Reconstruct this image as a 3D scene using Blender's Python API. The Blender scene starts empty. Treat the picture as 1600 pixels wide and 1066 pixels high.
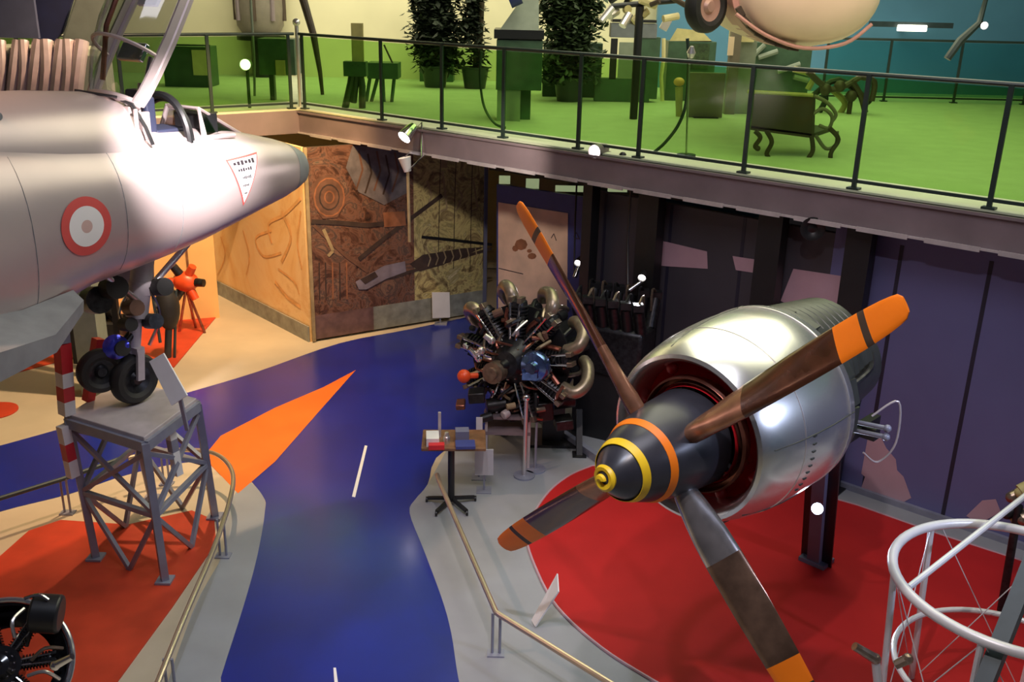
import bpy, bmesh, math, random
from mathutils import Vector, Matrix
random.seed(7)
PI = math.pi
# ------------------------------------------------------------------ camera
SC = bpy.context.scene
COL = SC.collection
CAM_H, F, PITCH, ROLL = 5.1, 1525.0, math.radians(19.66), math.radians(1.34)
fw = Vector((0, math.cos(PITCH), -math.sin(PITCH)))
r0 = Vector((1, 0, 0)); u0 = r0.cross(fw)
RT = r0 * math.cos(ROLL) + u0 * math.sin(ROLL); UP = RT.cross(fw)
cd = bpy.data.cameras.new('camera'); cam = bpy.data.objects.new('camera', cd); COL.objects.link(cam)
cd.sensor_width = 36.0; cd.lens = F * 36.0 / 1600.0; cd.clip_end = 200
m = Matrix((RT, UP, -fw)).transposed().to_4x4(); m.translation = Vector((0, 0, CAM_H)); cam.matrix_world = m
SC.camera = cam
def ray(px, py): return fw + RT * ((px - 800) / F) - UP * ((py - 533) / F)
def G(px, py, z=0.0):            # surveyed point on a level plane
    d = ray(px, py); return Vector((0, 0, CAM_H)) + d * ((z - CAM_H) / d.z)
def Y(px, py, y):                # surveyed point on a plane y = const
    d = ray(px, py); return Vector((0, 0, CAM_H)) + d * (y / d.y)
# ------------------------------------------------------------------ look
SC.view_settings.view_transform = 'Standard'; SC.view_settings.look = 'None'
SC.view_settings.exposure = 0.0; SC.view_settings.gamma = 1.0
W = bpy.data.worlds.new('world'); SC.world = W; W.use_nodes = True
W.node_tree.nodes['Background'].inputs[0].default_value = (0.55, 0.5, 0.62, 1)
W.node_tree.nodes['Background'].inputs[1].default_value = 0.05
def aim(o, t): o.rotation_euler = (Vector(t) - o.location).to_track_quat('-Z', 'Y').to_euler()
def area(loc, tgt, e, c, sx, sy=None):
    l = bpy.data.lights.new('area_light', 'AREA'); l.energy = e; l.color = c; l.size = sx
    l.shape = 'RECTANGLE'; l.size_y = sy or sx
    o = bpy.data.objects.new('area_light', l); COL.objects.link(o); o.location = loc; aim(o, tgt); return o
def spot(loc, tgt, e, c, ang=60, blend=0.5, rad=0.08):
    l = bpy.data.lights.new('spot_light', 'SPOT'); l.energy = e; l.color = c; l.spot_size = math.radians(ang)
    l.spot_blend = blend; l.shadow_soft_size = rad
    o = bpy.data.objects.new('spot_light', l); COL.objects.link(o); o.location = loc; aim(o, tgt); return o
WARM = (1.0, 0.62, 0.28); COOL = (0.80, 0.82, 1.0)
area((1.0, 5.5, 8.6), (1.0, 7.5, 0), 210, (0.90, 0.88, 1.0), 5, 3)           # unseen area light added as the hall's ambient light
area((3.5, 15.0, 8.4), (3, 15, 3), 900, (1.0, 0.98, 0.70), 14, 7)             # unseen area light added above the gallery to brighten it
area((-3.5, 19.0, 7.6), (-3.5, 21.5, 4.5), 260, (1.0, 0.93, 0.66), 6, 2)      # wash on the pale end wall
spot((-3.2, 11.4, 7.8), (-4.9, 12.4, 0.0), 2500, (1.0, 0.68, 0.38), 80, 0.7)   # warm lamp over the left displays
spot((-7.5, 15.2, 2.7), (-6.5, 18.0, 1.2), 260, (1.0, 0.62, 0.30), 120, 0.7)  # added spot, brightens the lower back wall for the floor's reflection
spot((-2.4, 12.2, 5.4), (-4.2, 15.2, 1.7), 950, (1.0, 0.60, 0.22), 62, 0.6)   # lamp on the ochre panel
spot((-0.9, 5.6, 6.0), (-2.95, 8.55, 3.5), 4200, (1.0, 0.90, 0.88), 24, 0.9)   # lamp on the jet's nose
spot((-6.0, 5.5, 7.0), (-3.4, 7.7, 0.3), 900, (1.0, 0.60, 0.40), 60, 0.7)
spot((0.5, 3.0, 7.8), (1.9, 7.0, 0.4), 560, (1.0, 0.86, 0.84), 70, 0.8)       # lamp over the red carpet
spot((-0.6, 3.2, 8.0), (-0.9, 5.6, 0.0), 500, (0.72, 0.80, 1.0), 60, 0.9)
spot((3.0, 8.6, 6.4), (3.3, 11.9, 4.9), 150, (1.0, 0.66, 0.42), 36, 0.6)     # added spot that warms the hanging hull
spot((-.3, 10.2, 4.2), (-.35, 14.8, 1.9), 330, (1.0, 0.86, 0.72), 44, 0.7)    # added spot that brightens the poster and the mural's right half
spot((5.5, 4.2, 4.2), (2.2, 6.8, 2.0), 420, (0.62, 0.70, 1.0), 50, 0.8)       # bluish lamp on the cowling's right flank
# ------------------------------------------------------------------ materials
def mat(name, col, rough=0.5, metal=0.0, emit=0.0, var=0.12, scale=6.0, bump=0.0, spec=0.5, coat=0.0):
    mt = bpy.data.materials.new(name); mt.use_nodes = True; nt = mt.node_tree; b = nt.nodes['Principled BSDF']
    b.inputs['Roughness'].default_value = rough; b.inputs['Metallic'].default_value = metal
    b.inputs['Specular IOR Level'].default_value = spec; b.inputs['Coat Weight'].default_value = coat; b.inputs['Coat Roughness'].default_value = .16
    c = (*col, 1)
    tc = nt.nodes.new('ShaderNodeTexCoord'); nz = nt.nodes.new('ShaderNodeTexNoise'); nz.inputs['Scale'].default_value = scale
    nz.inputs['Detail'].default_value = 4; nt.links.new(tc.outputs['Object'], nz.inputs['Vector'])
    rp = nt.nodes.new('ShaderNodeValToRGB'); e = rp.color_ramp.elements
    e[0].position = .3; e[1].position = .7
    e[0].color = tuple(max(0, x * (1 - var)) for x in col) + (1,); e[1].color = tuple(min(1, x * (1 + var)) for x in col) + (1,)
    nt.links.new(nz.outputs['Fac'], rp.inputs[0]); nt.links.new(rp.outputs[0], b.inputs['Base Color'])
    if bump:
        bp = nt.nodes.new('ShaderNodeBump'); bp.inputs['Strength'].default_value = bump; bp.inputs['Distance'].default_value = .01
        nt.links.new(nz.outputs['Fac'], bp.inputs['Height']); nt.links.new(bp.outputs[0], b.inputs['Normal'])
    if emit:
        b.inputs['Emission Color'].default_value = c; b.inputs['Emission Strength'].default_value = emit
    return mt
def glass(name, col, rough=0.06, gl=0.012):
    mt = bpy.data.materials.new(name); mt.use_nodes = True; nt = mt.node_tree; nt.nodes.clear()
    o = nt.nodes.new('ShaderNodeOutputMaterial'); mx = nt.nodes.new('ShaderNodeMixShader')
    t = nt.nodes.new('ShaderNodeBsdfTransparent'); t.inputs[0].default_value = (*col, 1)
    g = nt.nodes.new('ShaderNodeBsdfGlossy'); g.inputs['Roughness'].default_value = rough; g.inputs[0].default_value = (1, 1, 1, 1)
    fr = nt.nodes.new('ShaderNodeLayerWeight'); fr.inputs[0].default_value = 0.15
    mu = nt.nodes.new('ShaderNodeMath'); mu.operation = 'MULTIPLY_ADD'; mu.inputs[1].default_value = .22; mu.inputs[2].default_value = gl
    nt.links.new(fr.outputs['Fresnel'], mu.inputs[0]); nt.links.new(mu.outputs[0], mx.inputs[0])
    nt.links.new(t.outputs[0], mx.inputs[1]); nt.links.new(g.outputs[0], mx.inputs[2]); nt.links.new(mx.outputs[0], o.inputs[0])
    return mt
MT = {}
def D(k, *a, **kw): MT[k] = mat(k, *a, **kw)
D('beige', (.52, .44, .33), .45, var=.06, scale=2, spec=.4)
D('blue_floor', (.004, .016, .25), .30, var=.18, scale=1.2, spec=.6, coat=.7)
D('grey_pad', (.30, .31, .34), .5, var=.08, scale=2)
D('red_carpet', (.46, .016, .018), .6, var=.10, scale=1.5, spec=.2)
D('orange_wedge', (.85, .16, .02), .4, var=.1, scale=2)
D('upper_floor', (.52, .56, .40), .6, var=.06, scale=3)
D('white', (.78, .77, .78), .5, var=.04)
D('cream_wall', (.72, .66, .45), .7, var=.10, scale=.6)
D('teal_wall', (.10, .26, .42), .6, var=.15, scale=.5)
D('ochre', (.80, .50, .20), .6, var=.1, scale=1.3)
D('dark_wall', (.055, .052, .066), .45, var=.12, scale=1)
D('blue_wall', (.13, .135, .30), .45, var=.12, scale=.8)
D('pink', (.50, .33, .39), .5, var=.06, scale=3)
D('seam', (.02, .02, .04), .5)
D('fascia', (.20, .155, .17), .5, var=.15, scale=2)
D('fascia_edge', (.55, .50, .52), .35, .3)
D('black', (.012, .012, .014), .4)
D('black_gloss', (.015, .015, .018), .15, coat=.4)
D('rubber', (.020, .018, .018), .6, var=.3)
D('dark_iron', (.040, .040, .045), .35, .7, var=.4, scale=20)
D('silver', (.74, .70, .70), .30, .85, var=.05, scale=3)
D('cowl', (.86, .86, .84), .27, .92, var=.05, scale=3)
D('cowl_dark', (.075, .080, .070), .38, .6, var=.2)
D('red_metal', (.62, .02, .03), .25, .1, coat=.5)
D('jet_skin', (.60, .50, .50), .36, .45, var=.06, scale=1.5)
D('jet_grey', (.30, .31, .33), .45, .3)
D('spinner', (.035, .035, .045), .30, var=.2)
D('yellow', (.95, .60, .02), .4)
D('tip_orange', (.98, .22, .006), .45, var=.04)
D('wood', (.080, .026, .013), .22, .25, var=.35, scale=9, coat=.6)
D('wood_brown', (.20, .10, .05), .4, var=.3, scale=12)
D('bronze', (.34, .26, .20), .30, .8, var=.25, scale=15)
D('copper', (.35, .13, .09), .3, .8, var=.3, scale=12)
D('chrome', (.85, .85, .88), .12, 1.0, var=.02)
D('stand_grey', (.27, .28, .36), .45, .2)
D('stand_top', (.52, .46, .50), .45, .1)
D('red', (.60, .02, .03), .4)
D('red_orange', (.75, .08, .02), .35)
D('rail', (.62, .50, .38), .28, .7, var=.05)
D('rail_dark', (.02, .035, .03), .4)
D('gallery_green', (.04, .09, .05), .5, var=.3)
D('plant', (.014, .024, .010), .6, var=.5, scale=15)
D('trunk', (.06, .045, .025), .7, var=.3, scale=10)
D('brown_dark', (.060, .038, .026), .5, var=.2)
D('brown_panel', (.20, .17, .14), .5, var=.1)
D('navy', (.020, .028, .13), .5, var=.3, scale=2)
D('slate', (.15, .16, .26), .5, var=.15, scale=2)
D('khaki', (.45, .38, .16), .6, var=.15)
D('column', (.70, .60, .32), .5, var=.08)
D('hull', (.92, .70, .54), .5, var=.04, scale=2)
D('hull_rose', (.60, .30, .26), .45, var=.1)
D('blue_glint_lens', (.06, .07, .85), .12, .6, var=.4, scale=20, coat=1)  # lens colour brightened to stand in for a blue glint
D('blue_lit_steel', (.16, .25, .55), .18, .9, var=.5, scale=14)
D('poster', (.72, .50, .38), .55, var=.12, scale=4)
D('poster_blue', (.04, .055, .24), .45, var=.1)
D('lamp_on', (1.0, .92, .85), .4, emit=14)
D('led_on', (.70, .82, 1.0), .4, emit=45)
D('light_panel', (1.0, .95, .75), .4, emit=3)
D('seat_blue', (.02, .025, .06), .6)
D('teal_metal', (.045, .065, .075), .5, .2)
D('ceiling', (.22, .22, .24), .8)
D('ink', (.03, .02, .03), .5)
D('mural_dark', (.055, .036, .030), .5, var=.3); D('mural_brown', (.15, .075, .050), .5, var=.3)
D('mural_rust', (.30, .12, .06), .5, var=.3); D('mural_tan', (.34, .26, .15), .5, var=.25)
D('mural_grey', (.15, .135, .15), .5, var=.3); D('mural_lilac', (.22, .19, .24), .5, var=.2)
D('sketch_orange', (.78, .42, .16), .6, var=.2)
MT['green_glass'] = glass('green_glass', (.60, .79, .45)); MT['clear_glass'] = glass('clear_glass', (.60, .60, .64), gl=.10)
MT['smoky_glass'] = glass('smoky_glass', (.42, .36, .34), gl=.12); MT['teal_glass'] = glass('teal_glass', (.60, .82, .78))
def mural_mat(name, stops, scale, dist=3.0, wave=None):
    mt = bpy.data.materials.new(name); mt.use_nodes = True; nt = mt.node_tree; b = nt.nodes['Principled BSDF']
    b.inputs['Roughness'].default_value = .4
    tc = nt.nodes.new('ShaderNodeTexCoord'); n1 = nt.nodes.new('ShaderNodeTexNoise')
    n1.inputs['Scale'].default_value = scale; n1.inputs['Detail'].default_value = 7; n1.inputs['Roughness'].default_value = .65
    n1.inputs['Distortion'].default_value = dist
    nt.links.new(tc.outputs['Object'], n1.inputs['Vector'])
    rp = nt.nodes.new('ShaderNodeValToRGB'); cr = rp.color_ramp
    cr.elements[0].position = stops[0][0]; cr.elements[0].color = (*stops[0][1], 1)
    cr.elements[1].position = stops[-1][0]; cr.elements[1].color = (*stops[-1][1], 1)
    for p, c in stops[1:-1]:
        e = cr.elements.new(p); e.color = (*c, 1)
    nt.links.new(n1.outputs['Fac'], rp.inputs[0]); nt.links.new(rp.outputs[0], b.inputs['Base Color'])
    MT[name] = mt
mural_mat('mural_left', [(.30, (.02, .014, .012)), (.42, (.10, .045, .03)), (.50, (.20, .10, .07)), (.56, (.07, .05, .045)), (.64, (.24, .13, .09)), (.72, (.10, .09, .07))], 2.2)
mural_mat('mural_right_lit', [(.30, (.07, .05, .02)), (.42, (.30, .23, .11)), (.50, (.58, .50, .22)), (.58, (.28, .24, .10)), (.68, (.62, .54, .34))], 2.0)  # right half brightened in its colour for lamp light falling there
mural_mat('ochre_mural', [(.28, (.66, .30, .10)), (.44, (.86, .55, .24)), (.55, (.90, .64, .34)), (.64, (.80, .50, .22)), (.74, (.92, .70, .40))], .8, 1.0)
# ------------------------------------------------------------------ mesh helpers
def V(p): return Vector(p)
def frame(d):
    d = V(d).normalized(); a = Vector((0, 0, 1)) if abs(d.z) < .95 else Vector((1, 0, 0))
    x = a.cross(d).normalized(); return x, d.cross(x).normalized(), d
class MB:
    def __init__(s): s.v = []; s.f = []; s.m = []; s.mi = 0
    def add(s, vs, fs):
        n = len(s.v); s.v += [V(p) for p in vs]; s.f += [[n + i for i in f] for f in fs]; s.m += [s.mi] * len(fs); return s
    def mat(s, i): s.mi = i; return s
    def box(s, c, d, x=(1, 0, 0), y=None, z=None):
        c = V(c); x = V(x).normalized()
        if z is None and y is None: z = Vector((0, 0, 1)) if abs(x.z) < .9 else Vector((0, 1, 0))
        if y is None: z = V(z).normalized(); y = z.cross(x).normalized(); z = x.cross(y)
        else: y = V(y).normalized(); z = x.cross(y).normalized()
        p = [c + x * (i * d[0] / 2) + y * (j * d[1] / 2) + z * (k * d[2] / 2) for i in (-1, 1) for j in (-1, 1) for k in (-1, 1)]
        return s.add(p, [(0, 1, 3, 2), (4, 6, 7, 5), (0, 4, 5, 1), (2, 3, 7, 6), (0, 2, 6, 4), (1, 5, 7, 3)])
    def bar(s, a, b, w, h, up=(0, 0, 1)):
        a, b = V(a), V(b); x = b - a; L = x.length; x.normalize(); u = V(up)
        if abs(x.dot(u)) > .98: u = Vector((0, 1, 0))
        y = u.cross(x).normalized(); return s.box((a + b) / 2, (L, w, h), x, y)
    def loft(s, rings, cap=True, closed=False):
        n = len(rings[0]); vs = [p for r in rings for p in r]; fs = []
        K = len(rings)
        for i in range(K if closed else K - 1):
            for j in range(n):
                a = i * n + j; b = i * n + (j + 1) % n; i2 = (i + 1) % K
                fs.append((a, b, i2 * n + (j + 1) % n, i2 * n + j))
        if cap and not closed:
            fs.append(tuple(range(n - 1, -1, -1))); fs.append(tuple((K - 1) * n + j for j in range(n)))
        return s.add(vs, fs)
    def cyl(s, a, b, r1, r2=None, n=16):
        if r2 is None: r2 = r1
        a, b = V(a), V(b); x, y, z = frame(b - a)
        R = lambda c, r: [c + x * (r * math.cos(2 * PI * k / n)) + y * (r * math.sin(2 * PI * k / n)) for k in range(n)]
        return s.loft([R(a, r1), R(b, r2)])
    def lathe(s, o, d, prof, n=32, a0=0, a1=2 * PI):
        o = V(o); x, y, z = frame(d); rings = []
        full = abs(a1 - a0 - 2 * PI) < 1e-6
        for (h, r) in prof:
            rings.append([o + z * h + (x * math.cos(a0 + (a1 - a0) * k / n) + y * math.sin(a0 + (a1 - a0) * k / n)) * max(r, 1e-4) for k in range(n)])
        return s.loft(rings, cap=False)
    def tube(s, pts, r, n=10, closed=False, smooth=0):
        P = [V(p) for p in pts]
        if smooth: P = spline(P, smooth, closed)
        K = len(P); rings = []; px = None
        for i in range(K):
            if closed: t = P[(i + 1) % K] - P[i - 1]
            else: t = P[min(i + 1, K - 1)] - P[max(i - 1, 0)]
            t.normalize()
            if px is None: x, y, _ = frame(t)
            else:
                x = px - t * px.dot(t); x.normalize(); y = t.cross(x)
            px = x; rr = r[i] if isinstance(r, (list, tuple)) else r
            rings.append([P[i] + (x * math.cos(2 * PI * k / n) + y * math.sin(2 * PI * k / n)) * rr for k in range(n)])
        return s.loft(rings, cap=True, closed=closed)
    def ring(s, c, d, R, r, n=32, k=8, a0=0, a1=None):
        x, y, z = frame(d); c = V(c)
        if a1 is None: return s.tube([c + (x * math.cos(2 * PI * i / n) + y * math.sin(2 * PI * i / n)) * R for i in range(n)], r, k, True)
        return s.tube([c + (x * math.cos(a0 + (a1 - a0) * i / n) + y * math.sin(a0 + (a1 - a0) * i / n)) * R for i in range(n + 1)], r, k)
    def sph(s, c, r, n=12, sc=(1, 1, 1)):
        c = V(c); rings = []
        for i in range(n // 2 + 1):
            th = PI * i / (n // 2); rr = max(math.sin(th), 1e-3)
            rings.append([c + Vector((r * rr * math.cos(2 * PI * k / n) * sc[0], r * rr * math.sin(2 * PI * k / n) * sc[1], -r * math.cos(th) * sc[2])) for k in range(n)])
        return s.loft(rings)
    def prism(s, poly, z0, z1):
        n = len(poly); a = [Vector((p[0], p[1], z0)) for p in poly]; b = [Vector((p[0], p[1], z1)) for p in poly]
        ar = sum(poly[i][0] * poly[(i + 1) % n][1] - poly[(i + 1) % n][0] * poly[i][1] for i in range(n))
        if ar < 0: a.reverse(); b.reverse()
        return s.loft([a, b])
    def slab(s, pts, nrm, t):     # planar polygon thickened along nrm
        nrm = V(nrm).normalized(); a = [V(p) for p in pts]; return s.loft([a, [p + nrm * t for p in a]])
def spline(P, k, closed=False):
    out = []; n = len(P); R = range(n if closed else n - 1)
    for i in R:
        g = lambda j: P[j % n] if closed else P[max(0, min(n - 1, j))]
        p0, p1, p2, p3 = g(i - 1), g(i), g(i + 1), g(i + 2)
        for q in range(k):
            t = q / k
            out.append(.5 * ((2 * p1) + (p2 - p0) * t + (2 * p0 - 5 * p1 + 4 * p2 - p3) * t * t + (3 * p1 - p0 - 3 * p2 + p3) * t ** 3))
    if not closed: out.append(P[-1].copy())
    return out
LOC = {}
def wl(o):
    p = Vector((0, 0, 0))
    while o: p += LOC.get(o.name, Vector((0, 0, 0))); o = o.parent
    return p
def build(name, mb, mats, parent=None, smooth=True, bevel=0, loc=None, auto=35, label=None):
    if not isinstance(mats, (list, tuple)): mats = [mats]
    me = bpy.data.meshes.new(name); off = wl(parent) if parent else Vector((0, 0, 0))
    o = bpy.data.objects.new(name, me); COL.objects.link(o)
    L = V(loc) if loc is not None else Vector((0, 0, 0))
    o.location = L; o.parent = parent; LOC[o.name] = L
    off = off + L
    me.from_pydata([tuple(p - off) for p in mb.v], [], mb.f)
    for k in mats: me.materials.append(MT[k])
    for p, i in zip(me.polygons, mb.m): p.material_index = i
    bm = bmesh.new(); bm.from_mesh(me); bmesh.ops.recalc_face_normals(bm, faces=bm.faces)
    if smooth:
        for e in bm.edges:
            if len(e.link_faces) == 2 and e.calc_face_angle(0) > math.radians(auto): e.smooth = False
        for f in bm.faces: f.smooth = True
    bm.to_mesh(me); bm.free(); me.update()
    if bevel:
        b = o.modifiers.new('bevel', 'BEVEL'); b.width = bevel; b.segments = 2; b.limit_method = 'ANGLE'
    if label: o['label'] = label
    return o
def tag(o, label, cat, group=None, kind=None):
    o['label'] = label; o['category'] = cat
    if group: o['group'] = group
    if kind: o['kind'] = kind
    return o
def thing(name, loc, label, cat, group=None, rz=0):
    o = bpy.data.objects.new(name, None); COL.objects.link(o); o.location = loc; o.empty_display_size = .1
    LOC[o.name] = V(loc); return tag(o, label, cat, group)
def struct(name, mb, mats, smooth=False):
    o = build(name, mb, mats, smooth=smooth); o['kind'] = 'structure'; return o
def flat(px, z=0): return [(G(x, y, z).x, G(x, y, z).y) for x, y in px]
def base(o): return V((o[0], o[1], 0))
# ------------------------------------------------------------------ floor of the hall
f = MB()
f.mat(0).box((-.5, 14, -.1), (26, 30, .2))
walk = [(720, 1120), (716, 1060), (705, 990), (690, 935), (662, 860), (640, 802), (650, 780), (668, 758), (700, 700), (860, 640), (900, 545), (840, 470), (757, 490), (640, 515), (530, 537), (400, 582), (300, 612), (150, 655), (0, 697), (-120, 728), (-120, 840), (0, 800), (110, 772), (200, 742), (300, 722), (370, 735), (410, 775), (414, 800), (402, 870), (380, 950), (345, 1060), (325, 1120)]
def smooth(px, extra=()):
    return [(p.x, p.y) for p in spline([Vector((a, b, 0)) for a, b in flat(px)], 4, not extra)] + list(extra)
f.mat(1).prism(smooth(walk), -.001, .004)
gpad = [(735, 1140), (716, 1060), (705, 990), (690, 935), (662, 860), (640, 802), (650, 780), (668, 758), (700, 700)]
gp = smooth(gpad, [(1.0, 12.2), (3.4, 9.95), (8.6, 5.6), (8.6, 3.2), (0.0, 3.2)])
f.mat(2).prism(gp, -.001, .006)
lpad = [(345, 1060), (380, 950), (402, 870), (414, 800), (410, 775), (385, 755), (340, 745), (120, 790), (0, 815), (-200, 860), (-200, 1180), (310, 1180)]
f.mat(0).prism(smooth(lpad), -.001, .0055)
lp2 = [(345, 1060), (380, 950), (402, 870), (414, 800), (410, 775), (385, 755), (352, 800), (350, 862), (300, 960), (235, 1180), (310, 1180)]
f.mat(2).prism(smooth(lp2), 0, .0065)
f.mat(3).prism(flat([(556, 579), (505, 606), (430, 638), (345, 682), (318, 715), (372, 772), (430, 722), (500, 642)]), 0, .0075)  # orange wedge lying across the walkway
f.mat(4).prism(flat([(570, 697), (574, 698), (555, 778), (550, 777)]), 0, .0085)
f.mat(4).prism(flat([(521, 1045), (525, 1045), (529, 1075), (523, 1075)]), 0, .0085)
struct('floor', f, ['beige', 'blue_floor', 'grey_pad', 'orange_wedge', 'white'])
def carpet(px, z, label, extra=None):
    mb = MB(); pts = flat(px, 0)
    if extra: pts += extra
    P = spline([Vector((a, b, 0)) for a, b in pts], 4, True) if not extra else [Vector((a, b, 0)) for a, b in pts]
    c = sum(P, Vector()) / len(P)
    mb.mat(0).prism([(p.x, p.y) for p in P], z, z + .012)
    mb.mat(1).tube([Vector((p.x, p.y, z + .006)) for p in P], .012, 6, True)
    tag(build('carpet', mb, ['red_carpet', 'pink'], smooth=False), label, 'carpet')
cp = [(925, 730), (890, 745), (858, 770), (832, 808), (822, 838), (835, 885), (870, 950), (940, 1015), (1020, 1066), (1100, 1110), (1300, 1200), (1700, 1200), (1750, 930), (1600, 880), (1470, 838), (1340, 792), (1200, 752), (1050, 726)]
sp_ = spline([Vector((a, b, 0)) for a, b in flat(cp[:9])], 5)
mb = MB(); P = [(p.x, p.y) for p in sp_] + flat(cp[9:])
mb.mat(0).prism(P, .006, .018); mb.mat(1).tube([Vector((a, b, .014)) for a, b in P], .014, 6, True)
tag(build('carpet', mb, ['red_carpet', 'pink'], smooth=False), 'large red carpet with a pale border under the big propeller engine', 'carpet')
mb = MB(); P = flat([(0, 872), (45, 832), (95, 815), (200, 822), (300, 800), (335, 815), (338, 850), (270, 950), (175, 1080), (-30, 1200), (-260, 1200), (-150, 960)])
mb.mat(0).prism(P, .006, .018)
D('red_carpet_warm', (.52, .050, .020), .5, var=.18, scale=2.5, spec=.4)
tag(build('carpet', mb, 'red_carpet_warm', smooth=False), 'orange red carpet beneath the grey lattice trestle', 'carpet')
mb = MB(); mb.prism(flat([(-40, 560), (0, 548), (100, 528), (300, 478), (332, 474), (343, 490), (272, 575), (200, 562), (115, 560), (0, 590), (-40, 600)]), .002, .014)
tag(build('carpet', mb, 'red_carpet_warm', smooth=False), 'red carpet patch on the beige floor behind the nose wheel', 'carpet')
mb = MB(); c = G(-8, 643); mb.cyl((c.x, c.y, .002), (c.x, c.y, .014), .27, n=32)
tag(build('carpet', mb, 'red_carpet_warm', smooth=False), 'small round red orange mat at the left edge of the beige floor', 'mat')
# ------------------------------------------------------------------ gallery, walls
FZ = 3.34
E0 = Vector((-3.36, 15.32, 0)); ed = Vector((7.63, -6.56, 0)).normalized(); en = Vector((-ed.y, ed.x, 0))  # en points into the gallery
E1 = E0 + ed * 16.5
ld = Vector((-.94, -.73, 0)).normalized(); ln = Vector((-.613, .79, 0)); L1 = E0 + ld * 9
up = [(E1.x, E1.y), (E0.x, E0.y), (L1.x, L1.y), (-14, 10), (-14, 26), (16, 26), (16, 4)]
s = MB(); s.mat(0).prism(up, 2.98, FZ); struct('floor_upper', s, ['upper_floor'])
def plank(a, b, n, off, z0, z1, t):   # slab along a-b, thickness t in front of the edge
    a = a - n * off; b = b - n * off; mb = MB()
    return [(a.x, a.y), (b.x, b.y), (b.x - n.x * t, b.y - n.y * t), (a.x - n.x * t, a.y - n.y * t)]
s = MB(); s.mat(0).prism(plank(E0, E1, en, 0, 0, 0, .05), 2.98, FZ - .02)
s.mat(1).prism(plank(E0, E1, en, .05, 0, 0, .03), 2.98, 3.0); s.mat(0).prism(plank(E0, E1, en, .0, 0, 0, .08), FZ - .05, FZ - .02)
for k in range(24): s.mat(1).box(E0 + ed * (.6 + k * .66) - en * .075 + Vector((0, 0, 2.985)), (.5, .02, .045), ed)
struct('trim_1', s, ['fascia', 'fascia_edge'])
s = MB(); s.mat(0).prism([(E0.x, E0.y), (L1.x, L1.y), (L1.x - ln.x * -.05, L1.y - ln.y * .05), (E0.x + .03, E0.y - .05)], 2.98, FZ - .02)
struct('trim_2', s, ['fascia', 'fascia_edge'])
# under-gallery wall
WO = .36
def wp(t, z, o=WO): p = E0 + ed * t + en * o; return Vector((p.x, p.y, z))
def tpar(px, py, z):    # parameter along the wall for a surveyed point at height z
    a = ray(px, py); best = None
    o = E0 + en * WO; # intersect vertical plane
    k = (Vector((0, 0, CAM_H)) - o).dot(en); d = a.dot(en); p = Vector((0, 0, CAM_H)) + a * (-k / d)
    return (p - o).dot(ed), p.z
s = MB()
a0 = tpar(914, 420, 0)[0]
s.mat(0).slab([wp(a0, 0), wp(8.55, 0), wp(8.55, 2.80), wp(a0, 2.80)], en, .08)
s.mat(1).slab([wp(8.55, 0), wp(16, 0), wp(16, 2.98), wp(8.55, 2.98)], en, .08)
for x, y in [(1090, 400), (1165, 420), (1425, 700), (1495, 420), (1580, 700)]:
    pass
for t in (5.6, 6.55, 7.5, 9.25, 10.1, 10.95, 11.8, 12.7):
    s.mat(2).slab([wp(t - .02, .05, WO - .004), wp(t + .02, .05, WO - .004), wp(t + .02, 2.8, WO - .004), wp(t - .02, 2.8, WO - .004)], en, .004)
def decal(pts, m_, o=.006):
    q = []
    for x, y in pts:
        t, z = tpar(x, y, 0); q.append(wp(t, z, WO - o))
    s.mat(m_).slab(q, en, .003)
decal([(1335, 385), (1350, 385), (1350, 470), (1335, 470)], 2)
decal([(1005, 372), (1042, 378), (1105, 393), (1106, 420), (1042, 416), (1003, 412)], 3)
decal([(1145, 400), (1190, 407), (1190, 428), (1150, 422)], 3)
decal([(1240, 420), (1320, 432), (1326, 500), (1310, 520), (1220, 470)], 3)
decal([(1358, 674), (1375, 680), (1385, 700), (1400, 718), (1402, 735), (1412, 745), (1424, 778), (1405, 788), (1345, 765), (1352, 745), (1346, 740)], 3)
decal([(1535, 782), (1556, 780), (1564, 800), (1530, 818), (1510, 806)], 3)
struct('wall_right', s, ['dark_wall', 'blue_wall', 'seam', 'pink'])
s = MB(); s.slab([wp(5.0, .0, WO - .05), wp(16, 0, WO - .05), wp(16, .07, WO - .05), wp(5.0, .07, WO - .05)], en, .05)
struct('baseboard_right', s, ['stand_grey'])
s = MB()   # low kerb in front of the dark wall
a, b = G(846, 661), G(906, 703); d_ = (b - a).normalized(); a = a - d_ * .1; b = b + d_ * .6
s.bar(a + Vector((0, 0, .05)), b + Vector((0, 0, .05)), .07, .10); struct('trim_3', s, ['stand_grey'])
# steel columns carrying the gallery edge
for x, y, w in [(938, 300, .12), (1030, 340, .26), (1218, 370, .26), (1350, 420, .24)]:
    t, z = tpar(x, y, 0); s = MB(); c = wp(t, 0, WO - .16)
    s.box(c + Vector((0, 0, 1.49)), (w, .16, 2.98), ed).box(c + Vector((0, 0, .01)), (w + .12, .26, .02), ed)
    s.box(c - en * .09 + Vector((0, 0, 1.49)), (w + .02, .02, 2.98), ed)
    struct('column', s, ['black'])
# pale glimpses behind the panel tops (glowing panels added for them further down)
s = MB()
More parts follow.
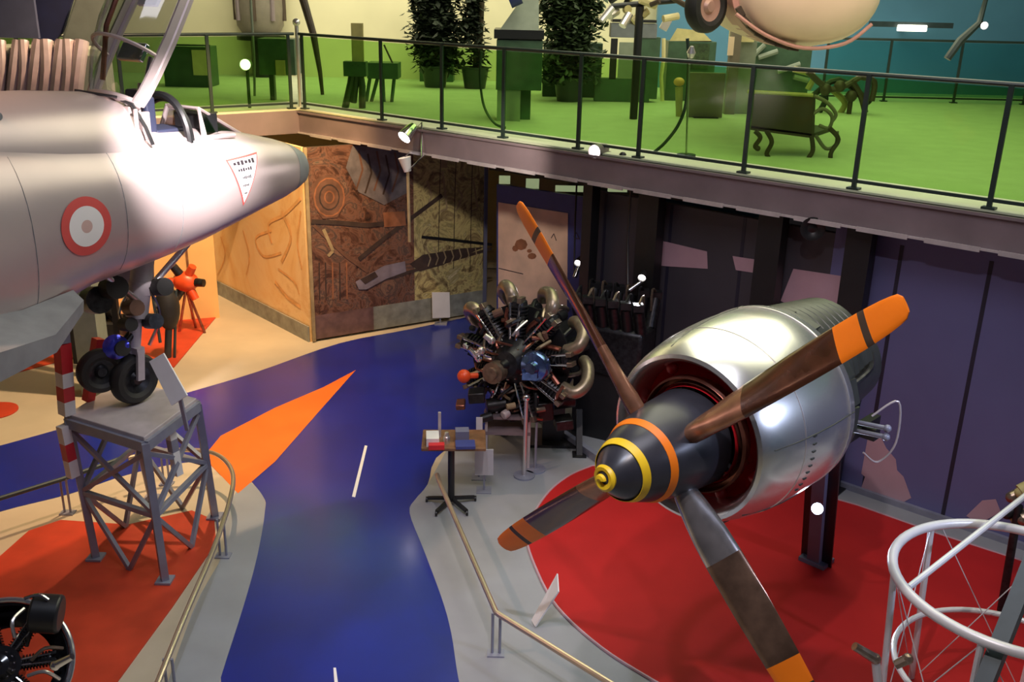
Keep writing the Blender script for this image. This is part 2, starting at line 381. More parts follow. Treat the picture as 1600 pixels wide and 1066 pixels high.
# back walls
s.mat(0).box((-5.5, 21.2, 5.2), (17, .2, 9)); struct('wall_back', s, ['cream_wall'])
s = MB(); s.box((9.5, 20.6, 5.2), (13.5, .2, 9)); struct('wall_back_right', s, ['teal_wall'])
s = MB(); s.box((-14, 14, 4.4), (.2, 30, 8.8)); struct('wall_left', s, ['cream_wall'])
s = MB(); s.box((13.2, 14, 4.4), (.2, 30, 8.8)); struct('wall_far_right', s, ['teal_wall'])
s = MB(); s.box((-.5, 14, 8.95), (27.4, 30, .2)); struct('ceiling', s, ['ceiling'])
s = MB(); s.box((-5, 18.5, 1.5), (12, .15, 2.96)); struct('wall_lower_back', s, ['cream_wall'])
# ------------------------------------------------------------------ balustrade
def balustrade(A, d, n, L, posts, label, cat='railing', gl='green_glass', gap=.06, H=1.10, two=False):
    r = thing('balustrade', A + Vector((0, 0, FZ)), label, cat)
    z0 = FZ
    mb = MB(); mb.tube([A + n * gap + Vector((0, 0, z0 + H)), A + d * L + n * gap + Vector((0, 0, z0 + H))], .022, 8); build('handrail', mb, 'rail_dark', r)
    mb = MB(); mb.bar(A + n * gap + Vector((0, 0, z0 + .08)), A + d * L + n * gap + Vector((0, 0, z0 + .08)), .03, .03); build('bottom_rail', mb, 'rail_dark', r, smooth=False)
    for t in posts:
        p = A + d * t + n * (gap - .01); mb = MB()
        mb.box(p + Vector((0, 0, z0 + H / 2)), (.045, .03, H), d).box(p + Vector((0, 0, z0 + .01)), (.12, .09, .02), d)
        build('post', mb, 'rail_dark', r, smooth=False)
    ts = sorted(posts)
    for a, b in zip(ts, ts[1:]):
        if b - a < .2: continue
        c = A + d * ((a + b) / 2) + n * gap; mb = MB()
        mb.box(c + Vector((0, 0, z0 + .10 + (H - .12) / 2)), (b - a - .05, .012, H - .14), d); build('glass_panel', mb, gl, r, smooth=False)
    return r
def eproj(px, py):
    p = G(px, py, FZ); return (p - Vector((E0.x, E0.y, FZ))).dot(ed)
pp = [0.08] + [eproj(x, y) for x, y in [(617, 186), (705, 200), (805, 213), (920, 230), (1016, 243), (1164, 270), (1333, 296), (1542, 328)]]
pp += [pp[-1] + 1.25, pp[-1] + 2.5, pp[-1] + 3.8, pp[-1] + 5.0]
balustrade(E0, ed, en, 16, pp, 'long green glass balustrade with dark posts along the gallery edge, right of its corner')
balustrade(E0, ld, ln, 8.6, [0.1, 1.35, 2.6, 3.85, 5.1, 6.4, 8.5], 'shorter green glass balustrade behind the jet, left of the gallery corner')
# far balustrade on the right
FB = Vector((5.6, 18.6, 0))
balustrade(FB, Vector((1, 0, 0)), Vector((0, 1, 0)), 7.4, [.05, 1.2, 2.5, 3.8, 5.1, 6.4, 7.3], 'far teal glass railing at the back of the gallery', gl='teal_glass')

# ------------------------------------------------------------------ big propeller engine (right)
HC = Vector((.99, 5.77, 2.30)); AB = Vector((.689, .7248, 0)); AS = Vector((.7248, -.689, 0)); AT = Vector((0, 0, 1))
def hp(d, sv, tv): return HC + AB * d + AS * sv + AT * tv
e = thing('propeller_engine', hp(2.86, 0, 0) * 1, 'big polished radial engine nose with black spinner and four orange tipped propeller blades', 'aircraft engine')
e.location.z = 0; LOC[e.name] = V(e.location)
m_ = MB(); m_.mat(0).lathe(HC, AB, [(-.60, .001), (-.592, .035), (-.565, .075), (-.50, .138), (-.41, .200), (-.31, .242), (-.20, .275), (-.05, .308), (.10, .328), (.30, .342), (.34, .32), (.34, .001)], 48)
sp = build('spinner', m_, 'spinner', e)
for d, r_, wd in ((-.42, .194, .052), (-.23, .2655, .050)):
    m_ = MB(); m_.lathe(HC, AB, [(d - wd / 2, r_ - .010 + .002), (d - wd / 2, r_ - wd * .21 + .007), (d + wd / 2, r_ + wd * .21 + .007), (d + wd / 2, r_)], 48)
    build('spinner_ring', m_, 'tip_orange' if d > -.3 else 'yellow', sp, label='yellow ring painted round the black spinner')
m_ = MB(); P = []
for k in range(46):
    a = k / 45 * 2 * PI * 1.5 + .6; r_ = .014 + .072 * (k / 45); dd = -.600 + .062 * (k / 45) ** 1.5
    P.append(HC + AB * (dd - .012) + (AS * math.cos(a) + AT * math.sin(a)) * r_)
m_.tube(P, [.026 - .006 * abs(2 * k / 45 - 1) for k in range(46)], 6); build('spiral_marking', m_, 'yellow', sp, label='yellow spiral on the spinner tip')
PH = .757
def blade(k):
    an = PI - PH - k * PI / 2        # direction angle in (AS, AT)
    an = PH + k * PI / 2
    er = AS * math.cos(an) + AT * math.sin(an); et = -AS * math.sin(an) + AT * math.cos(an)
    R_ = [.24, .32, .40, .50, .62, .78, .95, 1.12, 1.30, 1.49, 1.517, 1.60, 1.665, 1.68, 1.71, 1.74, 1.82, 1.88, 1.925, 1.948]
    def half(r): 
        X = [.24, .32, .45, .62, .8, 1.1, 1.4, 1.65, 1.80, 1.88, 1.93, 1.95]; H_ = [.060, .085, .105, .120, .126, .126, .120, .110, .098, .086, .074, .045]
        for i in range(len(X) - 1):
            if r <= X[i + 1]: return H_[i] + (H_[i + 1] - H_[i]) * (r - X[i]) / (X[i + 1] - X[i])
        return .02
    def th(r): return max(.012, .058 * (1 - (r - .24) / 1.6)) if r > .4 else .058
    rings = []
    for r in R_:
        be = math.radians(62 - 38 * min(1, (r - .24) / 1.6) ** .75); c = et * math.cos(be) + AB * math.sin(be); nn = er.cross(c)
        hw, t = half(r), th(r); ring = []
        for j in range(16):
            a = 2 * PI * j / 16; x = math.cos(a); y = math.sin(a)
            ring.append(HC + er * r + c * (x * hw) + nn * (y * t * (1 - .25 * x)))
        rings.append(ring)
    mb = MB()
    def seg(a, b, mi, ca=False):
        mb.mat(mi).loft(rings[a:b + 1], cap=ca)
    seg(0, 5, 2); seg(5, 9, 0); seg(9, 12, 1); seg(12, 14, 3); seg(14, len(R_) - 1, 1); 
    mb.mat(1).add(rings[-1], [tuple(range(16))])
    return mb, er
for k in range(4):
    mb, er = blade(k)
    lb = ['blade pointing up to the right', 'blade pointing up to the left, seen nearly edge on', 'short looking blade pointing down to the left', 'bright blade pointing down towards the viewer'][k]
    MT.setdefault('blade_root_lit', mat('blade_root_lit', (.36, .17, .10) , .25, .6, var=.3, scale=7)); MT.setdefault('blade_root_sheen', mat('blade_root_sheen', (.50, .46, .44) , .22, .85, var=.3, scale=7)); MT.setdefault('blade_low_sheen', mat('blade_low_sheen', (.20, .12, .08) , .22, .6, var=.45, scale=6))  # copper, silver and lighter brown: reflected light put into the blade colours
    b_ = build('propeller_blade', mb, ['wood' if k != 3 else 'blade_low_sheen', 'tip_orange', 'blade_root_lit' if k != 3 else 'blade_root_sheen', 'brown_dark'], e, auto=60, label='brown ' + lb)
# cowling
m_ = MB(); m_.mat(0).lathe(HC, AB, [(.52, .500), (.36, .515), (.29, .535), (.262, .560), (.275, .585), (.33, .612), (.44, .642), (.60, .672), (.80, .694), (1.0, .704), (1.31, .702), (1.33, .69), (1.33, .67)], 72)
cw = build('cowling', m_, 'cowl', e)
for a in (PI * .28, PI * .62, PI * .95, PI * 1.35, PI * 1.75, PI * 2.05):
    m_ = MB(); P = []
    for d, r_ in [(.36, .622), (.60, .674), (.80, .696), (1.0, .706), (1.3, .704)]: P.append(hp(d, math.cos(a) * r_, math.sin(a) * r_))
    m_.tube(P, .0035, 5); build('panel_seam', m_, 'cowl_dark', cw)
for d, r_ in ((.66, .6785), (1.24, .7035)):
    m_ = MB(); m_.lathe(HC, AB, [(d - .004, r_ - .01), (d - .004, r_ + .003), (d + .004, r_ + .004), (d + .004, r_ - .01)], 72); build('cowling_strap', m_, 'silver', cw)
for k in range(9):
    m_ = MB(); m_.box(hp(.76, .688 * math.cos(-.5 + k * .08), .688 * math.sin(-.5 + k * .08)) + (AS * math.cos(-.5 + k * .08) + AT * math.sin(-.5 + k * .08)) * .001, (.035, .012, .010), AB); build('vent_slot', m_, 'cowl_dark', cw)
m_ = MB(); m_.lathe(HC, AB, [(.33, .53), (.46, .53), (.60, .46), (.66, .36), (.55, .34), (.45, .36), (.34, .345)], 48); build('intake_throat', m_, 'red_metal', e)
m_ = MB(); m_.lathe(HC, AB, [(.34, .40), (.36, .415), (.40, .415), (.44, .40), (.44, .37), (.34, .37)], 48); build('throat_ring', m_, 'copper', e)
for k in range(9):
    a = k * 2 * PI / 9 + .2; m_ = MB(); c0 = hp(.52, .47 * math.cos(a), .47 * math.sin(a)); m_.sph(c0, .045, 12, (1, 1, 1)); build('cylinder_head', m_, 'red_metal', e)
for k in range(20):
    a = 2 * PI * k / 20; er = AS * math.cos(a) + AT * math.sin(a); et = -AS * math.sin(a) + AT * math.cos(a); m_ = MB()
    r1, r2 = .650, .655
    m_.loft([[HC + AB * 1.31 + er * (r1 + s_ * .012) + et * (w_ * .098) for w_, s_ in ((-1, -1), (1, -1), (1, 1), (-1, 1))],
             [HC + AB * 1.46 + er * (r2 + s_ * .008) + et * (w_ * .090) for w_, s_ in ((-1, -1), (1, -1), (1, 1), (-1, 1))]])
    build('cooling_flap', m_, 'cowl_dark', e, smooth=False)
m_ = MB(); prof = [(1.28, .60)]
for k in range(3): prof += [(1.36 + k * .10, .60 - k * .03), (1.42 + k * .10, .61 - k * .03), (1.44 + k * .10, .57 - k * .03)]
prof += [(1.8, .44), (2.5, .36), (2.5, .02)]
m_.lathe(HC, AB, prof, 48); build('rear_casing', m_, 'cowl_dark', e)
for k in range(8):
    d0 = 1.34 + k * .095; R0 = .675 - k * .010; m_ = MB()
    def ar(d, r_): return [HC + AB * d + (AS * math.cos(a) * r_ * .80 + AT * math.sin(a) * r_) for a in [math.radians(12 + 156 * i / 20) for i in range(21)]]
    m_.loft([ar(d0, R0 - .03) + ar(d0, R0 - .09)[::-1], ar(d0 + .02, R0) + ar(d0 + .02, R0 - .09)[::-1], ar(d0 + .075, R0 + .004) + ar(d0 + .075, R0 - .09)[::-1], ar(d0 + .095, R0 - .035) + ar(d0 + .095, R0 - .09)[::-1]]); build('decking_rib', m_, 'cowl_dark', e)
for a in (.3, 1.0, 1.8, 2.6, 3.6, 4.4, 5.4):
    m_ = MB(); P = [hp(1.6, .54 * math.cos(a), .54 * math.sin(a)), hp(1.9, .56 * math.cos(a + .1), .56 * math.sin(a + .1)), hp(2.4, .34 * math.cos(a + .2), .34 * math.sin(a + .2))]
    m_.tube(P, .022, 8, smooth=5); build('engine_pipe', m_, 'dark_iron', e)
m_ = MB(); q_ = hp(1.8, .62, -.1); m_.tube([q_, q_ + V((.18, 0, .12)), q_ + V((.22, .02, -.22)), q_ + V((.12, .05, -.40)), q_ + V((-.02, 0, -.30))], .008, 6, smooth=6); build('hanging_cable', m_, 'fascia_edge', e)
for dz in (0, .07): 
    m_ = MB(); q_ = hp(1.85, .46, -.28 + dz); m_.cyl(q_, q_ + AS * .26 + V((0, 0, .03)), .018).sph(q_ + AS * .27 + V((0, 0, .03)), .03); build('pipe_stub', m_, 'stand_grey', e)
m_ = MB(); m_.lathe(hp(.95, .0, -.72), AB, [(-.28, .02), (-.26, .12), (.2, .15), (.45, .10), (.46, .02)], 24); build('underside_form', m_, 'black', e)  # short dark rounded form under the cowling
foot = Vector((2.97, 8.14, .02)); topc = hp(2.40, 0, -.30)
m_ = MB(); m_.bar(foot, topc, .15, .12, AS).box(foot + V((0, 0, .02)), (.26, .22, .04), AS); build('support_column', m_, 'slate', e, smooth=False)
m_ = MB(); m_.bar(foot + AS * .08, topc + AS * .08, .02, .15, AS).bar(foot - AS * .08, topc - AS * .08, .02, .15, AS); build('column_flange', m_, 'black', e, smooth=False)
m_ = MB(); m_.bar(hp(1.7, .3, -.5), hp(2.7, .3, -.5), .08, .08).bar(hp(1.7, -.3, -.5), hp(2.7, -.3, -.5), .08, .08).bar(hp(2.4, .45, -.5), hp(2.4, -.45, -.5), .1, .1); build('engine_cradle', m_, 'black', e, smooth=False)
# small LED lamp fixed to the column
def lampobj(name, pos, d, r, ln_, label, on='lamp_on', body='black', e_=0, c_=(1, .9, .8), group=None, ang=70, bracket=None, cat='spotlight'):
    d = V(d).normalized(); t = thing(name, pos, label, cat, group)
    m_ = MB(); m_.lathe(V(pos), d, [(-ln_, .001), (-ln_, r * .6), (-ln_ * .7, r * .8), (0, r), (.01, r * .93), (-.02, r * .88), (-.02, .001)], 24); build('lamp_housing', m_, body, t)
    m_ = MB(); m_.lathe(V(pos), d, [(-.012, .001), (-.006, r * .5), (-.014, r * .86), (-.018, .001)], 24); build('lens', m_, on, t)
    if bracket:
        m_ = MB(); m_.tube([V(p) for p in bracket], .012, 8); build('bracket', m_, body, t)
    if e_:
        l = bpy.data.lights.new('lamp_light', 'SPOT'); l.energy = e_; l.color = c_; l.spot_size = math.radians(ang); l.spot_blend = .7; l.shadow_soft_size = r * .8
        o = bpy.data.objects.new('lamp_light', l); COL.objects.link(o); o.location = V(pos) + d * .03; aim(o, V(pos) + d)
    return t
zz = Y(1277, 795, 7.62); lampobj('spotlight', zz, V((-.25, -.9, .35)), .055, .12, 'small bright bluish white lamp on the front of the engine support column', 'led_on', 'slate', 40, (.65, .78, 1), ang=110)
# ------------------------------------------------------------------ silver jet (left)
JN = Vector((-2.18, 10.1, 0)); JQ = Vector((-.53, -.848, 0)); JW = Vector((.848, -.53, 0))
def J(u, v, z): p = JN + JQ * u + JW * v; return Vector((p.x, p.y, z))
jt = thing('jet_aircraft', J(2.2, 0, 1.52), 'silver jet nose with raised canopy and a red ringed roundel, standing on the grey trestle', 'aircraft')
ST = [(0, 0.012, 3.345, 3.385), (0.04, 0.09, 3.26, 3.462), (0.12, 0.16, 3.2, 3.547), (0.28, 0.25, 3.155, 3.627), (0.5, 0.33, 3.1, 3.701), (0.8, 0.41, 3.05, 3.78), (1.2, 0.49, 2.97, 3.865), (1.6, 0.54, 2.89, 3.91), (2.0, 0.57, 2.83, 3.93), (2.4, 0.59, 2.78, 3.97), (2.8, 0.61, 2.74, 4.02), (3.2, 0.64, 2.62, 4.08), (3.6, 0.68, 2.42, 4.14), (4.2, 0.74, 2.32, 4.2), (5.5, 0.8, 2.26, 4.25), (8.0, 0.85, 2.26, 4.3)]
def stat(u):
    for i in range(len(ST) - 1):
        if u <= ST[i + 1][0]:
            a, b = ST[i], ST[i + 1]; t = (u - a[0]) / (b[0] - a[0]); return [a[k] + (b[k] - a[k]) * t for k in (1, 2, 3)]
    return list(ST[-1][1:])
def jring(u, n=40, off=0):
    hw, zb, zt = stat(u); zc = (zb + zt) / 2; hh = (zt - zb) / 2; r = []
    for k in range(n):
        a = 2 * PI * k / n; c, s_ = math.cos(a), math.sin(a); ex = 2 / 2.3
        r.append(J(u, math.copysign(abs(c) ** ex, c) * (hw + off), zc + math.copysign(abs(s_) ** ex, s_) * (hh + off)))
    return r
def jside(u, z, off=.004):
    hw, zb, zt = stat(u); zc = (zb + zt) / 2; hh = (zt - zb) / 2
    return J(u, hw * max(0, 1 - abs((z - zc) / hh) ** 2.3) ** (1 / 2.3) + off, z)
us = [0, .02, .04, .08, .12, .2, .28, .4, .5, .65, .8, 1.0, 1.2, 1.4, 1.6, 1.8, 2.0, 2.2, 2.4, 2.6, 2.8, 3.0, 3.2, 3.4, 3.6, 3.9, 4.2, 4.8, 5.5, 6.5, 8.0]
m_ = MB(); m_.loft([jring(u) for u in us]); fus = build('fuselage', m_, 'jet_skin', jt)
m_ = MB(); m_.loft([jring(u, off=.002) for u in (.0, .02, .04, .08, .12, .2, .28, .36)], cap=False); build('nose_cone', m_, 'jet_grey', jt)
def spring(u, wv, zt, zb):
    return [J(u, wv * math.cos(a), zb + (zt - zb) * max(0, math.sin(a)) ** .8) if True else 0 for a in [PI * k / 20 for k in range(21)]] 
m_ = MB(); m_.loft([spring(u, a, b, c) for u, a, b, c in [(2.18, .36, 4.20, 3.6), (2.24, .41, 4.23, 3.6), (2.5, .44, 4.28, 3.65), (3.0, .46, 4.32, 3.7), (4.0, .47, 4.36, 3.8), (6, .46, 4.36, 3.8), (8, .44, 4.3, 3.8)]])
build('dorsal_spine', m_, 'jet_skin', jt)
m_ = MB()   # cockpit opening: dark sill and tub
m_.loft([[J(u, v, 3.80 + .02 * (u - 1.2)) for v in (-.27, .27)] + [J(u, v, 3.845 + .02 * (u - 1.2)) for v in (.30, -.30)] for u in (1.30, 1.6, 2.2)]); build('cockpit_tub', m_, 'black', jt, smooth=False)
m_ = MB()
for sgn in (-1, 1): m_.tube([J(u, sgn * .31, 3.83 + .03 * (u - 1.2)) for u in (1.2, 1.6, 1.9, 2.2)], .022, 8)
build('cockpit_sill', m_, 'jet_skin', jt)
for u in (1.84,):
    m_ = MB(); m_.box(J(u + .12, 0, 4.00), (.10, .34, .42), JQ).box(J(u - .08, 0, 3.88), (.34, .34, .10), JQ); st = build('ejection_seat', m_, 'seat_blue', jt, smooth=False, bevel=.02)
    m_ = MB(); m_.box(J(u + .10, 0, 4.19), (.12, .22, .14), JQ); build('headrest', m_, 'black', st, smooth=False, bevel=.02)
    m_ = MB(); m_.box(J(u + .02, .02, 4.07), (.05, .09, .07), JQ); build('head_pad', m_, 'column', st, smooth=False, bevel=.01)
m_ = MB(); m_.box(J(1.36, 0, 3.93), (.16, .38, .18), JQ).lathe(J(1.43, .1, 3.95), JQ, [(0, .05), (.01, .05), (.01, .001)], 16); build('instrument_panel', m_, 'black', jt, smooth=False)
def arch(u, wv, z0, z1, n=16, lean=0): return [J(u - lean * math.sin(PI * k / n), wv * math.cos(PI * k / n), z0 + (z1 - z0) * math.sin(PI * k / n) ** .75) for k in range(n + 1)]
m_ = MB(); m_.tube(arch(1.72, .33, 3.74, 4.20), .034, 8); m_.tube(arch(1.68, .32, 3.74, 4.16), .020, 8); build('windscreen_arch', m_, 'black', jt)
m_ = MB()
for s_ in (-1, 1): 
    m_.tube([J(1.55, s_ * .31, 3.78), J(1.50, s_ * .22, 4.08), J(.86, s_ * .02, 3.78)], .016, 6)
    m_.tube([J(1.55, s_ * .33, 3.80), J(1.2, s_ * .26, 3.80), J(.84, s_ * .03, 3.76)], .014, 6)
m_.tube([J(1.52, -.31, 3.80), J(1.49, -.2, 4.08), J(1.49, .2, 4.08), J(1.52, .31, 3.80)], .018, 6); build('windscreen_frame', m_, 'jet_skin', jt)
m_ = MB()
for s_ in (-1, 1): m_.slab([J(1.54, s_ * .31, 3.79), J(1.49, s_ * .21, 4.07), J(.88, s_ * .02, 3.77)], JW, .004)
build('windscreen_glass', m_, 'smoky_glass', jt, smooth=False); m_ = MB()
m_.slab([J(1.49, -.21, 4.07), J(1.49, .21, 4.07), J(.88, .02, 3.77), J(.88, -.02, 3.77)], (0, 0, 1), .004); build('windscreen_glass', m_, 'clear_glass', jt, smooth=False)
# raised canopy
HA = J(2.16, 0, 4.16); CD = (-JQ * .56 + V((0, 0, .83))).normalized(); CB = (JQ * .83 + V((0, 0, .56))).normalized()
def cring(s_, wv, dp, n=18): return [HA + CD * s_ + JW * (wv * math.cos(PI * k / n)) + CB * (dp * math.sin(PI * k / n)) for k in range(n + 1)]
def shell(rings, t=.006):
    mb = MB(); n = len(rings[0]); vs = [p for r in rings for p in r]; fs = [(i * n + j, i * n + j + 1, (i + 1) * n + j + 1, (i + 1) * n + j) for i in range(len(rings) - 1) for j in range(n - 1)]
    return mb.add(vs, fs)
cs = [(0, .29, .16), (.1, .32, .24), (.3, .34, .34), (.6, .35, .40), (.9, .34, .41), (1.2, .32, .38), (1.45, .29, .33)]
cn = thing('x', (0, 0, 0), '', '') if False else None
cf = MB(); cf.tube([HA + CD * s_ + JW * wv for s_, wv, dp in cs], .030, 8); cf.tube([HA + CD * s_ - JW * wv for s_, wv, dp in cs], .030, 8)
cf.tube(cring(1.45, .29, .33), .026, 8); cf.tube(cring(.0, .29, .16), .034, 8); cf.tube(cring(.42, .345, .37), .016, 8)
for sg in (-1, 1):
    cf.loft([[HA + CD * s_ + JW * (sg * wv) + CB * dd_ + JW * (sg * tt) for dd_, tt in ((-.03, 0), (.085, -.01), (.085, .012), (-.03, .02))] for s_, wv, dp in cs])
can = build('canopy', cf, 'jet_skin', jt)
build('canopy_glass', shell([cring(*c) for c in cs]), 'clear_glass', can, auto=80)
m_ = MB(); m_.tube([HA + CD * .1 + CB * .2, HA + CD * .5 + CB * .36, HA + CD * 1.0 + CB * .39], .022, 8); build('canopy_lining', m_, 'copper', can)
m_ = MB(); m_.box(HA + CD * .45 + CB * .05, (.16, .30, .05), CD, JW); build('canopy_fitting', m_, 'chrome', can, bevel=.01)
m_ = MB(); m_.box(HA + CD * .95 + CB * .1, (.18, .24, .03), CD, JW); build('placard', m_, 'white', can, smooth=False)
m_ = MB(); m_.cyl(J(2.15, .18, 3.9), HA + CD * .42 + JW * .24 + CB * .05, .020).cyl(J(2.15, .18, 3.9), HA + CD * .2 + JW * .2, .032); build('canopy_strut', m_, 'chrome', can)
m_ = MB()
for k, (u, v, z, dx, dy, dz) in enumerate([(2.12, .28, 4.0, .08, .05, .22), (2.20, .24, 4.12, .12, .08, .08), (2.06, .30, 3.88, .05, .04, .12), (2.14, .05, 4.05, .10, .10, .24), (2.1, -.2, 4.0, .08, .1, .2), (2.26, .36, 4.02, .03, .03, .26)]):
    m_.box(J(u, v, z), (dx, dy, dz), JQ)
build('hinge_mechanism', m_, 'jet_skin', jt, bevel=.008)
m_ = MB(); m_.tube([J(2.30, .10, 4.25), J(2.24, .30, 4.18), J(2.20, .39, 4.0), J(2.17, .42, 3.86)], .016, 6); m_.tube([J(2.5, -.05, 4.285), J(2.3, .2, 4.235)], .012, 6); build('canopy_seal', m_, 'black', jt)
# roundel, warning triangle
def patch(name, u0, z0, r_in, r_out, mt, n=40, off=.004):
    mb = MB(); rr = [r_in, (r_in + r_out) / 2, r_out]; vs = []
    for r in rr:
        for k in range(n): a = 2 * PI * k / n; vs.append(jside(u0 + r * math.cos(a), z0 + r * math.sin(a), off))
    fs = [(i * n + k, i * n + (k + 1) % n, (i + 1) * n + (k + 1) % n, (i + 1) * n + k) for i in range(2) for k in range(n)]
    return mb.add(vs, fs)
D('roundel_red', (.70, .10, .09), .4, var=.05); D('roundel_white', (.88, .86, .86), .4, var=.02); D('pale_pink', (.74, .52, .48), .4, .2, var=.05)
rd = build('roundel', patch('r', 3.0, 3.36, .155, .225, 0, off=.005), 'roundel_red', jt, label='round marking with a red ring and white centre')
build('roundel_centre', patch('r', 3.0, 3.36, .05, .155, 0, off=.006), 'roundel_white', rd); build('roundel_spot', patch('r', 3.0, 3.36, .002, .05, 0, off=.006), 'pale_pink', rd)
tri = [(1.47, 3.655), (1.02, 3.665), (1.31, 3.22)]
def triM(A, off, ins):
    c = ((A[0][0] + A[1][0] + A[2][0]) / 3, (A[0][1] + A[1][1] + A[2][1]) / 3); T = [(c[0] + (x - c[0]) * ins, c[1] + (z - c[1]) * ins) for x, z in A]
    mb = MB(); n = 10; idx = {}; vs = []
    for i in range(n + 1):
        for j in range(n + 1 - i):
            a, b = i / n, j / n; g_ = 1 - a - b; idx[i, j] = len(vs); vs.append(jside(T[0][0] * a + T[1][0] * b + T[2][0] * g_, T[0][1] * a + T[1][1] * b + T[2][1] * g_, off))
    fs = []
    for i in range(n):
        for j in range(n - i):
            fs.append((idx[i, j], idx[i + 1, j], idx[i, j + 1]))
            if j < n - i - 1: fs.append((idx[i + 1, j], idx[i + 1, j + 1], idx[i, j + 1]))
    return mb.add(vs, fs)
tr = build('warning_triangle', triM(tri, .004, 1.0), 'roundel_red', jt, label='white inverted warning triangle with a thin red edge and black lettering')
build('triangle_field', triM(tri, .006, .90), 'roundel_white', tr)
def dash(u0, u1, z, h=.02, sl=0):
    n = 6; m_ = MB()
    for k in range(n):
        a = u0 + (u1 - u0) * k / n; b = u0 + (u1 - u0) * (k + .7) / n; hh = h * (.7 + .5 * ((k * 7) % 3) / 2)
        m_.add([jside(a, z - hh / 2 + sl * k, .009), jside(b, z - hh / 2 + sl * k, .009), jside(b, z + hh / 2 + sl * k, .009), jside(a, z + hh / 2 + sl * k, .009)], [(0, 1, 2, 3)])
    build('text_line', m_, 'ink', tr, smooth=False)
dash(1.40, 1.10, 3.61, .034); dash(1.36, 1.17, 3.55, .026); dash(1.32, 1.20, 3.48, .024); dash(1.33, 1.24, 3.41, .02); dash(1.31, 1.27, 3.34, .018)
for k, u in enumerate((2.05, 2.62, 3.45)):
    m_ = MB(); hw, zb, zt = stat(u); m_.tube([jside(u, zb + (zt - zb) * (.12 + .76 * i / 12), .0) for i in range(13)], .0035, 4); build('skin_seam', m_, 'jet_grey', jt)
m_ = MB(); m_.lathe(J(3.4, .3, 4.19), JW, [(0, .03), (.06, .03), (.06, .001)], 12); build('filler_cap', m_, 'jet_grey', jt)
# wing root / intake under the left edge of the picture
m_ = MB(); m_.loft([[J(3.1, .50, 2.86), J(3.1, .62, 2.80), J(3.1, .60, 2.70), J(3.1, .45, 2.66)], [J(3.6, .62, 2.85), J(3.6, 1.0, 2.74), J(3.6, .98, 2.60), J(3.6, .5, 2.40)], [J(5.0, .7, 3.0), J(5.0, 1.5, 2.9), J(5.0, 1.5, 2.6), J(5.0, .6, 2.3)]]); build('intake_fairing', m_, 'jet_grey', jt)
# nose gear
wc = J(2.30, 0, 1.75)
m_ = MB(); m_.cyl(J(2.02, 0, 3.0), J(2.20, 0, 2.30), .095).cyl(J(2.20, 0, 2.32), J(2.27, 0, 1.98), .052).cyl(J(2.12, 0, 2.62), J(2.14, 0, 2.5), .10); gs = build('gear_leg', m_, 'stand_top', jt)
m_ = MB(); m_.bar(J(2.27, .09, 2.02), J(2.30, .09, 1.75), .03, .07, JQ).bar(J(2.27, -.09, 2.02), J(2.30, -.09, 1.75), .03, .07, JQ).bar(J(2.27, -.1, 2.02), J(2.27, .1, 2.02), .08, .06); build('wheel_fork', m_, 'stand_top', gs)
m_ = MB(); m_.tube([J(2.12, .08, 2.6), J(2.05, .12, 2.3), J(2.18, .10, 2.05)], .016, 6, smooth=4).tube([J(2.12, -.08, 2.6), J(2.3, -.1, 2.35), J(2.2, -.08, 2.08)], .012, 6, smooth=4); build('torque_link', m_, 'chrome', gs)
m_ = MB(); m_.cyl(J(1.55, .1, 2.95), J(2.16, .06, 2.5), .030).cyl(J(2.6, .1, 2.85), J(2.2, .06, 2.45), .028); build('drag_strut', m_, 'silver', gs)
def wheel(nm, c, ax, R, wd, parent, hub='dark_iron', tyre='rubber'):
    ax = V(ax).normalized(); m_ = MB(); m_.lathe(c, ax, [(-wd * .35, R * .55), (-wd / 2, R * .72), (-wd * .45, R * .9), (-wd * .2, R), (wd * .2, R), (wd * .45, R * .9), (wd / 2, R * .72), (wd * .35, R * .55), (-wd * .35, R * .55)], 40)
    w_ = build(nm, m_, tyre, parent); m_ = MB(); m_.lathe(c, ax, [(-wd * .3, .001), (-wd * .3, R * .2), (-wd * .22, R * .3), (-wd * .36, R * .56), (wd * .36, R * .56), (wd * .22, R * .3), (wd * .42, R * .2), (wd * .42, .001)], 32); build('wheel_hub', m_, hub, w_); return w_
wheel('wheel', wc, JW, .235, .15, jt)
wheel('wheel', J(2.56, -.10, 1.88), JW + JQ * .3, .20, .14, jt)
m_ = MB(); m_.cyl(J(2.56, -.10, 1.88), J(2.25, -.05, 2.15), .03); build('axle_arm', m_, 'dark_iron', jt)
m_ = MB(); m_.loft([[J(1.75, -.26, 2.92), J(1.75, -.24, 2.92), J(1.8, -.24, 2.50), J(1.8, -.26, 2.50)], [J(2.2, -.26, 2.88), J(2.2, -.24, 2.88), J(2.15, -.24, 2.46), J(2.15, -.26, 2.46)]]); build('gear_door', m_, 'jet_grey', jt, smooth=False)
for k, (u, v, z, R_) in enumerate([(2.42, .05, 2.62, .10), (2.5, -.1, 2.5, .12), (2.02, .16, 2.55, .08), (2.3, .12, 2.42, .07), (2.36, .1, 2.28, .06), (2.12, .12, 2.25, .07), (2.4, .0, 2.05, .07)]):
    m_ = MB(); m_.cyl(J(u, v - .08, z), J(u + .03, v + .08, z + .04), R_, n=14); build('actuator', m_, ['rubber', 'dark_iron', 'rubber', 'mural_brown'][k % 4], jt)
bl = J(2.46, .02, 2.10); m_ = MB(); m_.lathe(bl, V((.3, -.9, .2)), [(-.16, .001), (-.16, .07), (-.06, .105), (0, .11), (.01, .09), (.025, .05), (.03, .001)], 28); build('landing_lamp', m_, 'blue_glint_lens', jt, label='landing lamp with a blue glint in its colour')
m_ = MB(); m_.cyl(bl + V((.05, .1, 0)), J(2.2, 0, 2.2), .025); build('lamp_arm', m_, 'dark_iron', jt)
